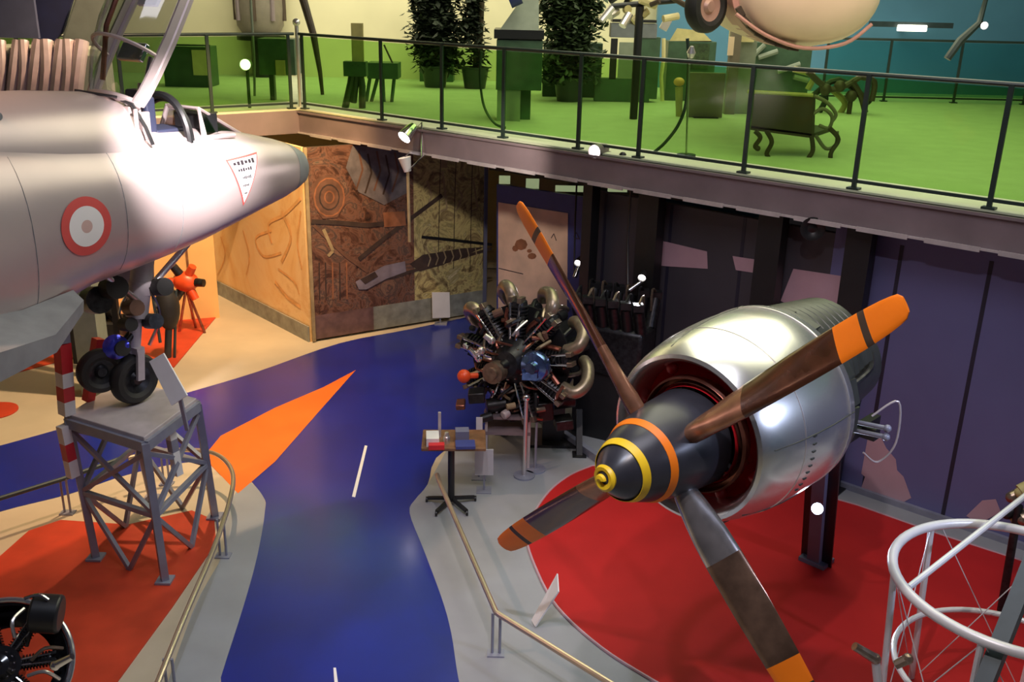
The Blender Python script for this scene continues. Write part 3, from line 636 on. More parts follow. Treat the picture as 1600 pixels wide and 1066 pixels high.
# ------------------------------------------------------------------ lattice trestle
fb, fa, fc = G(150, 872, .02), G(258, 908, .02), G(336, 808, .02); fd = fb + fc - fa
tb, ta, tc_ = G(106, 655, 1.46), G(226, 692, 1.46), G(308, 630, 1.46); td = tb + tc_ - ta
cen = (ta + tb + tc_ + td) / 4; cen.z = 0
ts = thing('trestle', cen, 'grey lattice trestle with red and white striped uprights, on the orange red carpet', 'stand')
feet = [fa, fb, fd, fc]; tops = [ta, tb, td, tc_]
m_ = MB(); c4 = [t_ + V((0, 0, .0)) for t_ in tops]
m_.slab([t_ for t_ in tops], (0, 0, 1), .05); build('table_top', m_, 'stand_top', ts, smooth=False, bevel=.008)
m_ = MB()
for i in range(4):
    m_.bar(tops[i] + V((0, 0, -.03)), tops[(i + 1) % 4] + V((0, 0, -.03)), .07, .09)
build('top_frame', m_, 'stand_grey', ts, smooth=False)
def lerp(a, b, t): return a + (b - a) * t
for i in range(4):
    m_ = MB(); m_.bar(feet[i], tops[i], .065, .065, (.6, .4, 0)).box(feet[i] + V((0, 0, .01)), (.14, .14, .02)); build('leg', m_, 'stand_grey', ts, smooth=False)
for i in range(4):
    A0, A1, B0, B1 = feet[i], tops[i], feet[(i + 1) % 4], tops[(i + 1) % 4]
    for a, b in ((lerp(A0, A1, .93), lerp(B0, B1, .5)), (lerp(B0, B1, .93), lerp(A0, A1, .5)), (lerp(A0, A1, .48), (A0 + B0) / 2), (lerp(B0, B1, .48), (A0 + B0) / 2)):
        m_ = MB(); m_.bar(a, b, .038, .038, (.3, .9, .1)); build('diagonal_brace', m_, 'stand_grey', ts, smooth=False)
    m_ = MB(); m_.bar(lerp(A0, A1, .49), lerp(B0, B1, .49), .045, .045); build('cross_rail', m_, 'stand_grey', ts, smooth=False)
def striped(parent, a, b, w_, cols, nm='striped_post'):
    m_ = MB(); n = len(cols); mats = []
    for k, c in enumerate(cols):
        if c not in mats: mats.append(c)
        m_.mat(mats.index(c)).bar(lerp(a, b, k / n), lerp(a, b, (k + 1) / n), w_, w_, (.5, .8, 0))
    return build(nm, m_, mats, parent, smooth=False)
pt = Y(97, 536, tb.y); striped(ts, tb + V((0, 0, .05)), pt, .105, ['white', 'red', 'white', 'red', 'stand_grey'][:4] + ['red'])
m_ = MB(); m_.bar(pt, Y(90, 462, tb.y + .05), .10, .10, (.5, .8, 0)); build('upper_prop', m_, 'stand_grey', ts, smooth=False)
o1 = V((-.03, -.05, 0)); striped(ts, lerp(fb, tb, .62) + o1, lerp(fb, tb, .97) + o1, .085, ['white', 'red', 'white'])
striped(ts, tb + (td - tb) * .35 + V((0, 0, .05)), tb + (td - tb) * .35 + V((.12, .1, .62)), .08, ['red', 'red', 'white', 'red'])
q_ = Y(262, 655, 7.9); striped(ts, q_ + V((.04, 0, -.55)), q_ + V((0, 0, .04)), .07, ['white', 'white', 'stand_grey', 'white', 'red'])
q_ = Y(128, 715, 7.88)
# white information board leaning beside the wheel
A, B_, C_, D_ = Y(233, 565, 7.75), Y(255, 552, 7.75), Y(292, 618, 7.6), Y(268, 634, 7.6)
n_ = (B_ - A).cross(D_ - A).normalized(); n_ = -n_ if n_.y > 0 else n_
t = thing('information_board', (C_ + D_) / 2, 'white information board leaning on the trestle top beside the nose wheel', 'sign')
m_ = MB(); D('board_white', (.92, .90, .93), .5, var=.03); m_.slab([A, B_, C_, D_], -n_, .02); build('panel', m_, 'board_white', t, smooth=False)
m_ = MB(); m_.bar((C_ + D_) / 2 + V((0, .03, 0)), (C_ + D_) / 2 + V((0, .12, 0)) * 1 + V((0, 0, 1.50 - C_.z)), .03, .03); build('support_arm', m_, 'stand_grey', t, smooth=False)

# ------------------------------------------------------------------ mural partitions under the gallery
MA, MBp = Vector((-3.03, 14.01, 0)), Vector((-.47, 15.62, 0)); md = (MBp - MA).normalized(); mn = Vector((md.y, -md.x, 0))   # mn faces the room
def mp(px, py, o=0):      # surveyed point on the mural plane
    k = (V((0, 0, CAM_H)) - MA).dot(mn); d = ray(px, py); p = V((0, 0, CAM_H)) + d * (-k / d.dot(mn)); return p + mn * o
ML = (MBp - MA).length
t = thing('mural_panel', (MA + MBp) / 2, 'dark brown and olive painted mural of a wrecked biplane in the far corner', 'mural')
m_ = MB()
def q4(a, b, z0, z1, o=0): return [MA + md * a + mn * o + V((0, 0, z0)), MA + md * b + mn * o + V((0, 0, z0)), MA + md * b + mn * o + V((0, 0, z1)), MA + md * a + mn * o + V((0, 0, z1))]
m_.slab(q4(.0, ML, .04, 2.95), -mn, .05); build('backing', m_, 'mural_dark', t, smooth=False)
sx = 1.72
m_ = MB(); m_.slab(q4(.03, sx, .42, 2.95, .002), mn, .004); build('mural_sheet', m_, 'mural_left', t, smooth=False, label='brown half of the mural')
m_ = MB(); m_.slab(q4(sx, ML - .03, .42, 2.95, .002), mn, .004); build('mural_sheet', m_, 'mural_right_lit', t, smooth=False, label='olive and tan half of the mural')
D('mural_floor_rose', (.16, .09, .09), .5, var=.3); D('mural_pale', (.26, .27, .24), .5, var=.3)
m_ = MB(); m_.slab(q4(.03, 1.0, .04, .42, .002), mn, .004); build('mural_sheet', m_, 'mural_floor_rose', t, smooth=False, label='rose grey strip along the foot')
m_ = MB(); m_.slab(q4(1.0, ML - .03, .04, .42, .002), mn, .004); build('mural_sheet', m_, 'mural_pale', t, smooth=False, label='pale grey strip along the foot')
def paint(pts, mt, o=.010, nm='painted_shape'):
    m_ = MB(); m_.slab([mp(x, y, o) for x, y in pts], mn, .002); build(nm, m_, mt, t, smooth=False)
def stroke(pts, w_, mt, o=.011, nm='painted_line'):
    m_ = MB()
    for a, b in zip(pts, pts[1:]):
        a, b = mp(*a, o), mp(*b, o); x = (b - a).normalized(); y = mn.cross(x)
        m_.add([a - y * w_ / 2, b - y * w_ / 2, b + y * w_ / 2, a + y * w_ / 2], [(0, 1, 2, 3)])
    build(nm, m_, mt, t, smooth=False)
paint([(550, 228), (640, 232), (638, 300), (600, 320), (560, 300), (540, 262)], 'mural_grey')
for k, (x, y) in enumerate([(560, 235), (574, 240), (588, 236), (602, 242), (616, 238)]): stroke([(x, y), (x + 6, y + 30), (x - 4, y + 62)], .03, 'mural_dark' if k % 2 else 'mural_brown', .013)
paint([(486, 290), (500, 275), (520, 272), (536, 290), (540, 318), (526, 340), (504, 342), (490, 322)], 'mural_brown')
for r_ in (26, 17, 8): stroke([(514 + r_ * .9 * math.cos(a), 308 + r_ * 1.15 * math.sin(a)) for a in [k * PI / 7 for k in range(15)]], .022, 'mural_rust' if r_ != 17 else 'mural_dark', .014)
stroke([(486, 346), (530, 348), (575, 352), (636, 345)], .07, 'mural_dark', .013); stroke([(560, 405), (600, 372), (650, 335), (690, 305)], .07, 'mural_dark', .013)
stroke([(490, 352), (540, 400), (575, 425)], .05, 'mural_brown', .012); stroke([(505, 358), (520, 392), (512, 400)], .05, 'mural_tan', .013)
paint([(598, 332), (632, 330), (634, 352), (600, 355)], 'mural_rust', .012)
paint([(555, 440), (600, 415), (632, 408), (634, 424), (602, 436), (572, 452), (560, 452)], 'mural_lilac', .014)
paint([(562, 436), (585, 424), (590, 432), (570, 444)], 'mural_dark', .017)
stroke([(556, 446), (620, 430), (700, 408), (768, 388)], .05, 'mural_dark', .014)
paint([(640, 412), (660, 398), (720, 388), (755, 386), (720, 402), (690, 414), (655, 424)], 'mural_dark', .013)
for a in range(7): stroke([(664 + a * 13, 384 + a * .6), (672 + a * 12, 404 - a), (668 + a * 12, 416 - 2 * a)], .022, 'mural_tan', .018)
stroke([(658, 370), (700, 374), (768, 382)], .045, 'black', .020)
for x in (498, 508, 519, 530, 541): stroke([(x, 410), (x + 1, 468)], .02, 'mural_rust' if x % 2 else 'mural_dark', .013)
paint([(690, 236), (700, 237), (698, 262), (688, 262)], 'mural_tan', .012)
for x in (688, 712, 738, 758): stroke([(x, 245), (x - 2, 310), (x - 4, 420)], .014, 'mural_dark', .013)
for k in range(9): stroke([(655 + k * 12, 268 + (k % 3) * 14), (662 + k * 12, 296 + (k % 4) * 10), (652 + k * 12, 330)], .03, 'mural_tan' if k % 2 else 'mural_right_lit', .012)
m_ = MB(); m_.slab(q4(-.02, .03, .02, 2.95, .004), mn, .03); build('edge_strip', m_, 'mural_tan', t, smooth=False)
m_ = MB(); m_.slab(q4(ML - .05, ML + .01, .02, 2.95, .004), mn, .03); build('edge_strip', m_, 'slate', t, smooth=False)
a = mp(682, 470, .15); z = thing('information_card', base(a), 'small pale lilac information card standing before the olive half of the mural', 'sign')
m_ = MB(); m_.slab([mp(668, 453, .15), mp(695, 453, .15), mp(696, 492, .15), mp(669, 493, .15)], mn, .012); build('card', m_, 'white', z, smooth=False)
m_ = MB(); m_.bar(mp(682, 480, .13), base(a) - mn * .02, .02, .02).box(base(a) + V((0, 0, .01)), (.2, .15, .02)); build('foot_stand', m_, 'stand_grey', z, smooth=False)
# ochre partition
OA, OB = Vector((-3.08, 14.02, 0)), Vector((-5.9, 17.2, 0)); od = (OB - OA).normalized(); on = Vector((-od.y, od.x, 0)); on = on if on.dot(V((-1, -1, 0))) > 0 else -on
t = thing('mural_panel', (OA + OB) / 2, 'brightly lit ochre partition with loose orange sketch marks, behind the jet nose', 'mural')
m_ = MB(); m_.slab([OA, OB, OB + V((0, 0, 2.95)), OA + V((0, 0, 2.95))], -on, .05); build('board', m_, 'ochre_mural', t, smooth=False)
def op(px, py, o=.006):
    k = (V((0, 0, CAM_H)) - OA).dot(on); d = ray(px, py); return V((0, 0, CAM_H)) + d * (-k / d.dot(on)) + on * o
for pts, w_ in [([(470, 310), (445, 335), (420, 350), (425, 380)], .05), ([(440, 330), (455, 370), (440, 410)], .06), ([(470, 330), (465, 380), (472, 420)], .04), ([(425, 360), (400, 372), (412, 400), (440, 395)], .04), ([(430, 440), (450, 465), (470, 480)], .06), ([(380, 360), (390, 400), (385, 430)], .03), ([(345, 370), (352, 400), (340, 430)], .03), ([(435, 420), (460, 440), (468, 460)], .03)]:
    m_ = MB(); P = spline([op(x, y) for x, y in pts], 5)
    for a, b in zip(P, P[1:]):
        x = (b - a).normalized(); y = on.cross(x); m_.add([a - y * w_ / 2, b - y * w_ / 2, b + y * w_ / 2, a + y * w_ / 2], [(0, 1, 2, 3)])
    build('sketch_line', m_, 'sketch_orange', t, smooth=False)
m_ = MB(); m_.slab([OA + on * .01, OB + on * .01, OB + on * .01 + V((0, 0, .25)), OA + on * .01 + V((0, 0, .25))], on, .02); build('skirting', m_, 'mural_pale', t, smooth=False)
# further ochre screen behind the undercarriage
t = thing('mural_panel', (-6.2, 14.2, 0), 'low golden panel standing further left beneath the jet belly', 'mural')
m_ = MB(); m_.box((-6.3, 14.6, .75), (3.2, .08, 1.5), (.9, .3, 0)); build('board', m_, 'ochre', t, smooth=False)
m_ = MB()
for dx in (-1.2, 0, 1.2): m_.box((-6.3 + dx * .95, 14.6 + dx * .31 - .05, .75), (.03, .02, 1.5), (.9, .3, 0))
build('panel_batten', m_, 'wood_brown', t, smooth=False)
# ------------------------------------------------------------------ blue framed poster board
BA = Y(775, 300, 14.2); BX = Y(911, 318, 13.6).x
P0 = Vector((BA.x, 14.55, 0)); P1 = Vector((1.22, 13.45, 0)); bd = (P1 - P0).normalized(); bn = Vector((bd.y, -bd.x, 0)); BL = (P1 - P0).length
def bp(px, py, o=0):
    k = (V((0, 0, CAM_H)) - P0).dot(bn); d = ray(px, py); return V((0, 0, CAM_H)) + d * (-k / d.dot(bn)) + bn * o
t = thing('poster_board', (P0 + P1) / 2, 'blue framed display board with a peach coloured poster, right of the mural', 'display board')
ctr = [bp(776, 288), bp(912, 308), bp(912, 520), bp(776, 520)]
m_ = MB(); m_.slab(ctr, -bn, .06); build('blue_frame', m_, 'poster_blue', t, smooth=False)
m_ = MB(); m_.slab([bp(779, 316, .004), bp(888, 333, .004), bp(886, 515, .004), bp(779, 515, .004)], bn, .006); po = build('poster', m_, 'poster', t, smooth=False)
for x, y, w_, h_ in [(815, 382, 10, 9), (806, 388, 5, 5), (832, 400, 7, 5), (828, 392, 4, 3)]:
    m_ = MB(); m_.slab([bp(x + w_ * math.cos(a), y + h_ * math.sin(a), .012) for a in [k * PI / 4 for k in range(8)]], bn, .002); build('poster_drawing', m_, 'mural_rust', po, smooth=False)
m_ = MB()
for (x0, y0, x1, y1) in [(897, 370, 901, 363), (901, 363, 906, 374), (899, 372, 905, 373), (862, 372, 866, 365), (866, 365, 870, 376), (780, 419, 818, 428)]:
    a, b = bp(x0, y0, .012), bp(x1, y1, .012); m_.bar(a, b, .012, .003, bn)
build('poster_lines', m_, 'ink', po, smooth=False)
for x in (780, 905):
    p = bp(x, 500); m_ = MB(); m_.bar(base(p) - bn * .03, V((p.x, p.y, 1.2)) - bn * .03, .05, .05); build('leg', m_, 'black', t, smooth=False)
# green glints: glowing panels added behind the board tops, not real lamps
for k, (x0, y0, x1, y1) in enumerate([(780, 272, 797, 290), (822, 276, 842, 298), (868, 288, 920, 302), (950, 290, 992, 302), (1046, 303, 1062, 312), (1090, 312, 1108, 318)]):
    dy = 13.9 - k * .35 + (0.9 if k < 3 else .6); c0, c1 = Y(x0, y0, dy), Y(x1, y1, dy)
    if k == 0:
        lt = thing('green_glints', (c0.x, dy, 2.4), 'row of small glowing panels added for green glints over the board tops', 'light', None)
    m_ = MB(); m_.box((c0 + c1) / 2, (abs(c1.x - c0.x), .04, abs(c0.z - c1.z) * .7)); D('green_glow', (.62, .75, .40), .4, emit=.35) if 'green_glow' not in MT else 0; build('glint_panel', m_, 'green_glow', lt, smooth=False)
m_ = MB(); m_.bar((c0.x + .6, 12.3, 2.55), (-.4, 15.0, 2.55), .04, .04); build('mounting_bar', m_, 'black', lt, smooth=False)
# ------------------------------------------------------------------ radial engines
def radial(root, C, a, R, n, cyl_m='dark_iron', pipe_m='bronze', depth=.5, pipes=True, ph=0.0, detail=True, case='dark_iron', skip=()):
    x, y, z = frame(a); C = V(C)
    def pt(r, th, h): return C + (x * math.cos(th) + y * math.sin(th)) * r + z * h
    m_ = MB(); m_.lathe(C, z, [(.34 * R / .7, .001), (.34 * R / .7, .05 * R), (.26 * R / .7, .09 * R), (.24 * R / .7, .20 * R), (.12 * R / .7, .30 * R), (.06, .38 * R), (-.10, .40 * R), (-.14, .34 * R), (-depth * .7, .36 * R), (-depth, .22 * R), (-depth, .001)], 36)
    cc = build('crankcase', m_, case, root)
    m_ = MB()
    for k in range(12): m_.sph(pt(.25 * R, k * PI / 6, .15 * R / .7), .022 * R / .7, 8)
    build('crankcase_bolts', m_, 'chrome', cc); cc.children[0]['kind'] = 'stuff'
    for k in range(n):
        if k in skip: continue
        th = 2 * PI * k / n + ph; er = (x * math.cos(th) + y * math.sin(th)); m_ = MB(); pr = []; L0, L1_ = .36 * R, .86 * R; nf = 9
        for i in range(nf):
            h0 = L0 + (L1_ - L0) * i / nf; s_ = (L1_ - L0) / nf; rr = .155 * R
            pr += [(h0, rr * .72), (h0 + s_ * .45, rr * .72), (h0 + s_ * .5, rr), (h0 + s_ * .9, rr)]
        pr += [(L1_, rr * .9), (L1_ + .06 * R, rr * .85), (L1_ + .10 * R, rr * .5), (L1_ + .10 * R, .001)]
        m_.lathe(C - z * .02, er, pr, 18); cy = build('cylinder', m_, cyl_m, root)
        m_ = MB(); et = z.cross(er)
        for s_ in (-1, 1): m_.box(C + er * (.95 * R) + et * (s_ * .075 * R) + z * .03, (.09 * R, .07 * R, .18 * R), er, et)
        build('rocker_box', m_, 'bronze' if cyl_m != 'black_gloss' else 'black_gloss', cy, smooth=False, bevel=.006)
        m_ = MB()
        for s_ in (-1, 1): m_.cyl(C + er * (.34 * R) + et * (s_ * .05 * R) + z * .12 * R, C + er * (.92 * R) + et * (s_ * .08 * R) + z * .10 * R, .012 * R / .7 * 1.2, n=8)
        build('pushrod_tube', m_, 'chrome', cy)
        if pipes and er.x * .55 + er.z * .8 < -.25: m_ = MB(); m_.tube([pt(.30 * R, th + .3, -.12), pt(.55 * R, th + .34, -.02), pt(.8 * R, th + .18, .02)], .030 * R / .7, 8, smooth=4); build('induction_pipe', m_, 'dark_iron', root)
        elif pipes:
            m_ = MB(); m_.tube([pt(.84 * R, th + .12, -.06), pt(1.06 * R, th + .16, -.05), pt(1.13 * R, th + .30, -.16), pt(1.04 * R, th + .46, -.30), pt(.9 * R, th + .52, -.42)], .070 * R / .7, 12, smooth=5)
            build('exhaust_pipe', m_, pipe_m, root)
            m_ = MB(); m_.tube([pt(.30 * R, th + .3, -.12), pt(.55 * R, th + .34, -.02), pt(.8 * R, th + .18, .02)], .030 * R / .7, 8, smooth=4); build('induction_pipe', m_, 'copper', root)
    return pt
EC = Y(805, 562, 10.1); EA = V((-.42, -.86, .10)).normalized()
eng = thing('radial_engine', (.35, 10.55, 0), 'dark radial engine with curved bronze pipes in front of the blue framed board', 'aircraft engine')
ept = radial(eng, EC, EA, .72, 9, pipe_m='pipe_tan', ph=.2) if MT.setdefault('pipe_tan', mat('pipe_tan', (.34, .27, .20), .34, .65, var=.25, scale=12)) else None
x_, y_, z_ = frame(EA)
# accessory body running back from the engine
m_ = MB(); m_.lathe(EC, -EA, [(.30, .20), (.34, .40), (.7, .46), (.85, .42), (.95, .30), (.95, .001)], 28); build('rear_body', m_, 'black', eng)
for k in range(12):
    th = k * PI / 6; m_ = MB(); P = [ept(.42, th, -.35), ept(.56, th + .15, -.6), ept(.50, th + .1, -.9), ept(.36, th + .3, -1.15)]; m_.tube(P, .026, 8, smooth=4); build('oil_pipe', m_, ['dark_iron', 'black', 'bronze'][k % 3], eng)
for k in range(8):
    th = k * PI / 4 + .3; m_ = MB(); c = ept(.46, th, -.7 - .05 * (k % 3)); m_.cyl(c, c + EA * .18, .07, .06).sph(c + EA * .2, .05, 10); build('accessory', m_, ['black', 'dark_iron'][k % 2], eng)
m_ = MB(); m_.lathe(EC - EA * .12, EA, [(-.04, .001), (-.04, .60), (0, .60), (0, .001)], 36); build('baffle_plate', m_, 'black', eng)
rnd = random.Random(5)
for k in range(46):
    th = rnd.uniform(0, 2 * PI); r_ = rnd.uniform(.22, .66); c = ept(r_, th, rnd.uniform(-.02, .12)); q_ = V((rnd.uniform(-.10, .10), rnd.uniform(-.04, .04), rnd.uniform(-.10, .10))); m_ = MB()
    if k % 3: m_.cyl(c, c + q_, rnd.uniform(.015, .045), n=10)
    else: m_.tube([c, c + q_ + EA * .08, c + q_ * 2], .018, 6, smooth=3)
    build('engine_fitting', m_, ['dark_iron', 'mural_brown', 'bronze', 'black', 'copper', 'mural_tan', 'dark_iron', 'silver'][k % 8], eng)
# front gearing, magnetos, plate with blue light put into its colour
m_ = MB(); m_.cyl(ept(.10, 4.0, .28), ept(.10, 4.0, .42), .12).cyl(ept(.10, 4.0, .42), ept(.10, 4.0, .47), .07); build('reduction_gear', m_, 'bronze', eng)
bc = Y(832, 575, 9.72); m_ = MB(); m_.lathe(bc - EA * .1, EA, [(0, .17), (.05, .17), (.08, .15), (.10, .08), (.16, .06), (.16, .001)], 24); m_.box(bc + V((-.03, 0, -.08)), (.16, .12, .08)); build('blower_casing', m_, 'blue_lit_steel', eng, label='polished casing with blue light in its colour')
rc = Y(725, 588, 9.75); m_ = MB(); m_.sph(rc, .075, 16, (1, 1, 1)).cyl(rc, rc + V((.14, .08, -.02)), .03); build('red_fitting', m_, 'red_orange', eng, label='glossy red ball fitting')
for (a, b, c_) in [((757, 524), (768, 532), 'silver'), ((733, 545), (748, 560), 'chrome'), ((740, 556), (752, 548), 'silver')]:
    a, b = Y(*a, 9.8), Y(*b, 9.8); m_ = MB(); m_.cyl(a, b, .030, .035).sph(b, .045, 10); build('magneto', m_, c_, eng)
    m_ = MB(); m_.tube([b, b + V((.12, .08, -.06)), b + V((.22, .18, -.12))], .014, 6, smooth=3); build('ignition_lead', m_, 'copper', eng)
for k in range(14):
    th = random.uniform(0, 2 * PI); r_ = random.uniform(.18, .42); c = ept(r_, th, .12 + random.uniform(0, .12)); d_ = ept(r_ + random.uniform(.1, .2), th + random.uniform(-.5, .5), .05)
    m_ = MB(); m_.tube([c, (c + d_) / 2 + EA * .06, d_], .014, 6, smooth=4); build('ignition_lead', m_, ['bronze', 'copper', 'dark_iron', 'silver'][k % 4], eng)
# lower accessories: carburettor block with brass and steel bits
for k, (px, py, sx_, sz_, mt_) in enumerate([(745, 618, .18, .12, 'dark_iron'), (775, 635, .22, .16, 'black'), (805, 640, .2, .2, 'dark_iron'), (760, 655, .12, .10, 'black'), (845, 640, .26, .22, 'black'), (880, 625, .24, .24, 'dark_iron'), (720, 632, .10, .06, 'copper'), (788, 612, .07, .07, 'silver'), (768, 607, .05, .05, 'chrome'), (790, 650, .06, .1, 'fascia_edge'), (880, 660, .2, .12, 'dark_iron')]):
    c = Y(px, py, 9.9 + .12 * (k % 3)); m_ = MB()
    if k % 2: m_.cyl(c - V((sx_ / 2, 0, 0)), c + V((sx_ / 2, .05, .02)), sz_ / 2, n=14)
    else: m_.box(c, (sx_, .2, sz_), (1, .15 * (k % 3), .1))
    build('carburettor_part', m_, mt_, eng, bevel=.012)
sc_ = V((.52, 10.75, 0))
m_ = MB(); m_.bar(sc_, sc_ + V((0, 0, .95)), .26, .22).box(sc_ + V((0, 0, .02)), (.6, .5, .04)); build('stand_pillar', m_, 'black', eng, smooth=False)
for a, b in [(G(905, 712), Y(905, 640, 10.6)), (G(770, 668), Y(790, 610, 10.4)), (V((-.1, 10.9, 0)), V((0, 10.7, .9))), (V((.95, 11.2, 0)), V((.75, 11.0, .95)))]:
    m_ = MB(); m_.bar(a, b, .07, .07).box(base(a) + V((0, 0, .01)), (.16, .16, .02)); build('stand_leg', m_, 'black', eng, smooth=False)
m_ = MB(); m_.bar((-.2, 10.5, .93), (1.1, 11.1, .93), .09, .09).bar((-.1, 10.9, .93), (.9, 10.5, .93), .08, .08); build('stand_beam', m_, 'black', eng, smooth=False)
# dark engine bulk behind it, up to the two lamps
t = thing('engine_block', (1.2, 10.95, 0), 'black in-line engine in the shade behind the radial engine, up to the two small lamps', 'aircraft engine')
m_ = MB(); m_.box((1.2, 10.95, 1.15), (.9, .5, .6), (1, -.5, 0)); build('crankcase', m_, 'dark_iron', t, bevel=.05)
m_ = MB(); m_.box((1.2, 10.95, .45), (.8, .4, .9), (1, -.5, 0)); build('stand', m_, 'black', t, smooth=False)
for s_ in (-1, 1):
    for k in range(6):
        c = V((1.2, 10.95, 1.42)) + V((1, -.5, 0)).normalized() * (-.38 + k * .155) + V((.5, 1, 0)).normalized() * .15 * s_; m_ = MB()
        m_.cyl(c, c + V((.06 * s_, .12 * s_, .32)), .07, .06).box(c + V((.07 * s_, .13 * s_, .36)), (.12, .12, .08)); cy = build('cylinder', m_, ['black', 'dark_iron'][k % 2], t)
        m_ = MB(); m_.tube([c + V((.07 * s_, .13 * s_, .38)), c + V((0, 0, .46)), c + V((0, 0, .2))], .015, 6, smooth=3); build('spark_lead', m_, 'bronze' if k % 2 else 'dark_iron', cy)
# ------------------------------------------------------------------ table group before the engine
tc = G(705, 790); tzz = .70
t = thing('pedestal_table', tc, 'small pedestal table with a five star black foot left of the radial engine', 'table')
m_ = MB(); m_.box(tc + V((.02, .12, tzz)), (.66, .46, .035), (1, .05, 0)); build('table_top', m_, 'wood_brown', t, smooth=False, bevel=.008)
m_ = MB(); m_.cyl(tc + V((0, 0, .06)), tc + V((0, 0, tzz)), .035); build('pedestal', m_, 'black', t)
for k in range(5):
    a = 2 * PI * k / 5 + .4; d_ = V((math.cos(a), math.sin(a), 0)); m_ = MB(); m_.bar(tc + V((0, 0, .09)), tc + d_ * .26 + V((0, 0, .05)), .035, .03); l_ = build('foot', m_, 'black', t, smooth=False)
    m_ = MB(); m_.cyl(tc + d_ * .27 + V((-.01, 0, .032)), tc + d_ * .27 + V((.012, 0, .032)), .03, n=12); build('caster', m_, 'black', l_)
top = tc + V((0, 0, tzz + .018))
def smallbox(nm, px, py, h, w_, dp, mt_, label, cat, yy=9.15, bev=.004, group=None, rot=(1, .1, 0)):
    p = Y(px, py, yy); o = thing(nm, (p.x, yy, top.z), label, cat, group); m_ = MB(); m_.box((p.x, yy, top.z + h / 2), (w_, dp, h), rot); build('body', m_, mt_, o, smooth=False, bevel=bev)
    return o, (p.x, yy)
def single(nm, mb, mt_, label, cat, base_, group=None, **k):
    o = build(nm, mb, mt_, None, loc=base_, **k); return tag(o, label, cat, group)
def onet(px, w_, dp, h, mt_, nm, label, cat, dy=0, shape='box'):
    p = Y(px, 690, 9.1 + dy); b = V((p.x, 9.1 + dy, top.z)); m_ = MB()
    if shape == 'box': m_.box(b + V((0, 0, h / 2)), (w_, dp, h), (1, .1, 0))
    else: m_.lathe(b, (0, 0, 1), [(0, .001), (0, w_ / 2), (h * .6, w_ / 2), (h * .75, w_ / 3.2), (h, w_ / 3.5), (h, .001)], 16)
    return single(nm, m_, mt_, label, cat, b)
onet(676, .13, .20, .09, 'white', 'paper_stack', 'pale block of papers at the left end of the pedestal table', 'papers')
onet(682, .16, .08, .05, 'red', 'red_box', 'low red box at the front left of the pedestal table', 'box', dy=-.13)
onet(698, .07, .07, .12, 'silver', 'metal_cup', 'silvery cup on the pedestal table beside the papers', 'cup', shape='c')
onet(727, .20, .16, .03, 'poster_blue', 'folder', 'dark blue folder lying on the pedestal table', 'folder', dy=-.06)
onet(722, .14, .12, .10, 'slate', 'tool_box', 'slate grey small case on the pedestal table', 'case', dy=.12)
onet(687, .03, .03, .28, 'fascia_edge', 'rod', 'thin upright pale rod on the left of the pedestal table', 'rod', dy=.14)
def signb(x0, y0, x1, y1, yy, nm, label, foot=True, floor_z=0):
    a, b, c, d = Y(x0, y0, yy), Y(x1, y0, yy), Y(x1, y1, yy), Y(x0, y1, yy); ctr = (c + d) / 2
    t = thing(nm, V((ctr.x, yy, floor_z)), label, 'sign'); m_ = MB(); m_.slab([a, b, c, d], (0, -1, 0), .012); build('panel', m_, 'sign_white', t, smooth=False)
    if foot: m_ = MB(); m_.bar(ctr + V((0, .02, .1)), V((ctr.x, yy + .02, floor_z)), .018, .018).box((ctr.x, yy + .02, floor_z + .008), (.16, .16, .016)); build('stem', m_, 'stand_grey', t, smooth=False)
    return t
D('sign_white', (.60, .60, .64), .5, var=.03)
signb(744, 652, 754, 688, 9.7, 'information_card', 'upright pale card just above the right end of the pedestal table')
signb(742, 702, 771, 742, 9.4, 'information_card', 'square pale card low on the grey floor right of the pedestal foot')
for x, lb in ((817, 'chrome barrier post with a bright knob standing right of the pedestal table'), (834, 'thin dark post just behind the chrome barrier post')):
    p = G(x + 2, 745 if x < 820 else 735); m_ = MB(); t = thing('barrier_post', p, lb, 'post')
    hh = .93 if x < 820 else .88
    m_.cyl(p + V((0, 0, .02)), p + V((0, 0, hh)), .022 if x < 820 else .014); build('pole', m_, 'silver' if x < 820 else 'stand_grey', t)
    m_ = MB(); m_.sph(p + V((0, 0, hh + .03)), .045 if x < 820 else .02); build('knob', m_, 'chrome', t)
    m_ = MB(); m_.cyl(p, p + V((0, 0, .025)), .12); build('base_plate', m_, 'stand_grey', t)
p = G(792, 730); t = thing('low_bench', p, 'low dark grey equipment shelf between the pedestal table and the chrome post', 'shelf')
m_ = MB(); m_.box(p + V((0, .1, .45)), (.52, .34, .04)); build('shelf_board', m_, 'fascia', t, smooth=False)
m_ = MB(); m_.box(p + V((0, .1, .63)), (.50, .32, .03)); build('shelf_board', m_, 'fascia', t, smooth=False)
for sx_ in (-.24, .24):
    for sy_ in (-.05, .25): m_ = MB(); m_.box(p + V((sx_, sy_, .32)), (.03, .03, .64)); build('leg', m_, 'fascia_edge', t, smooth=False)
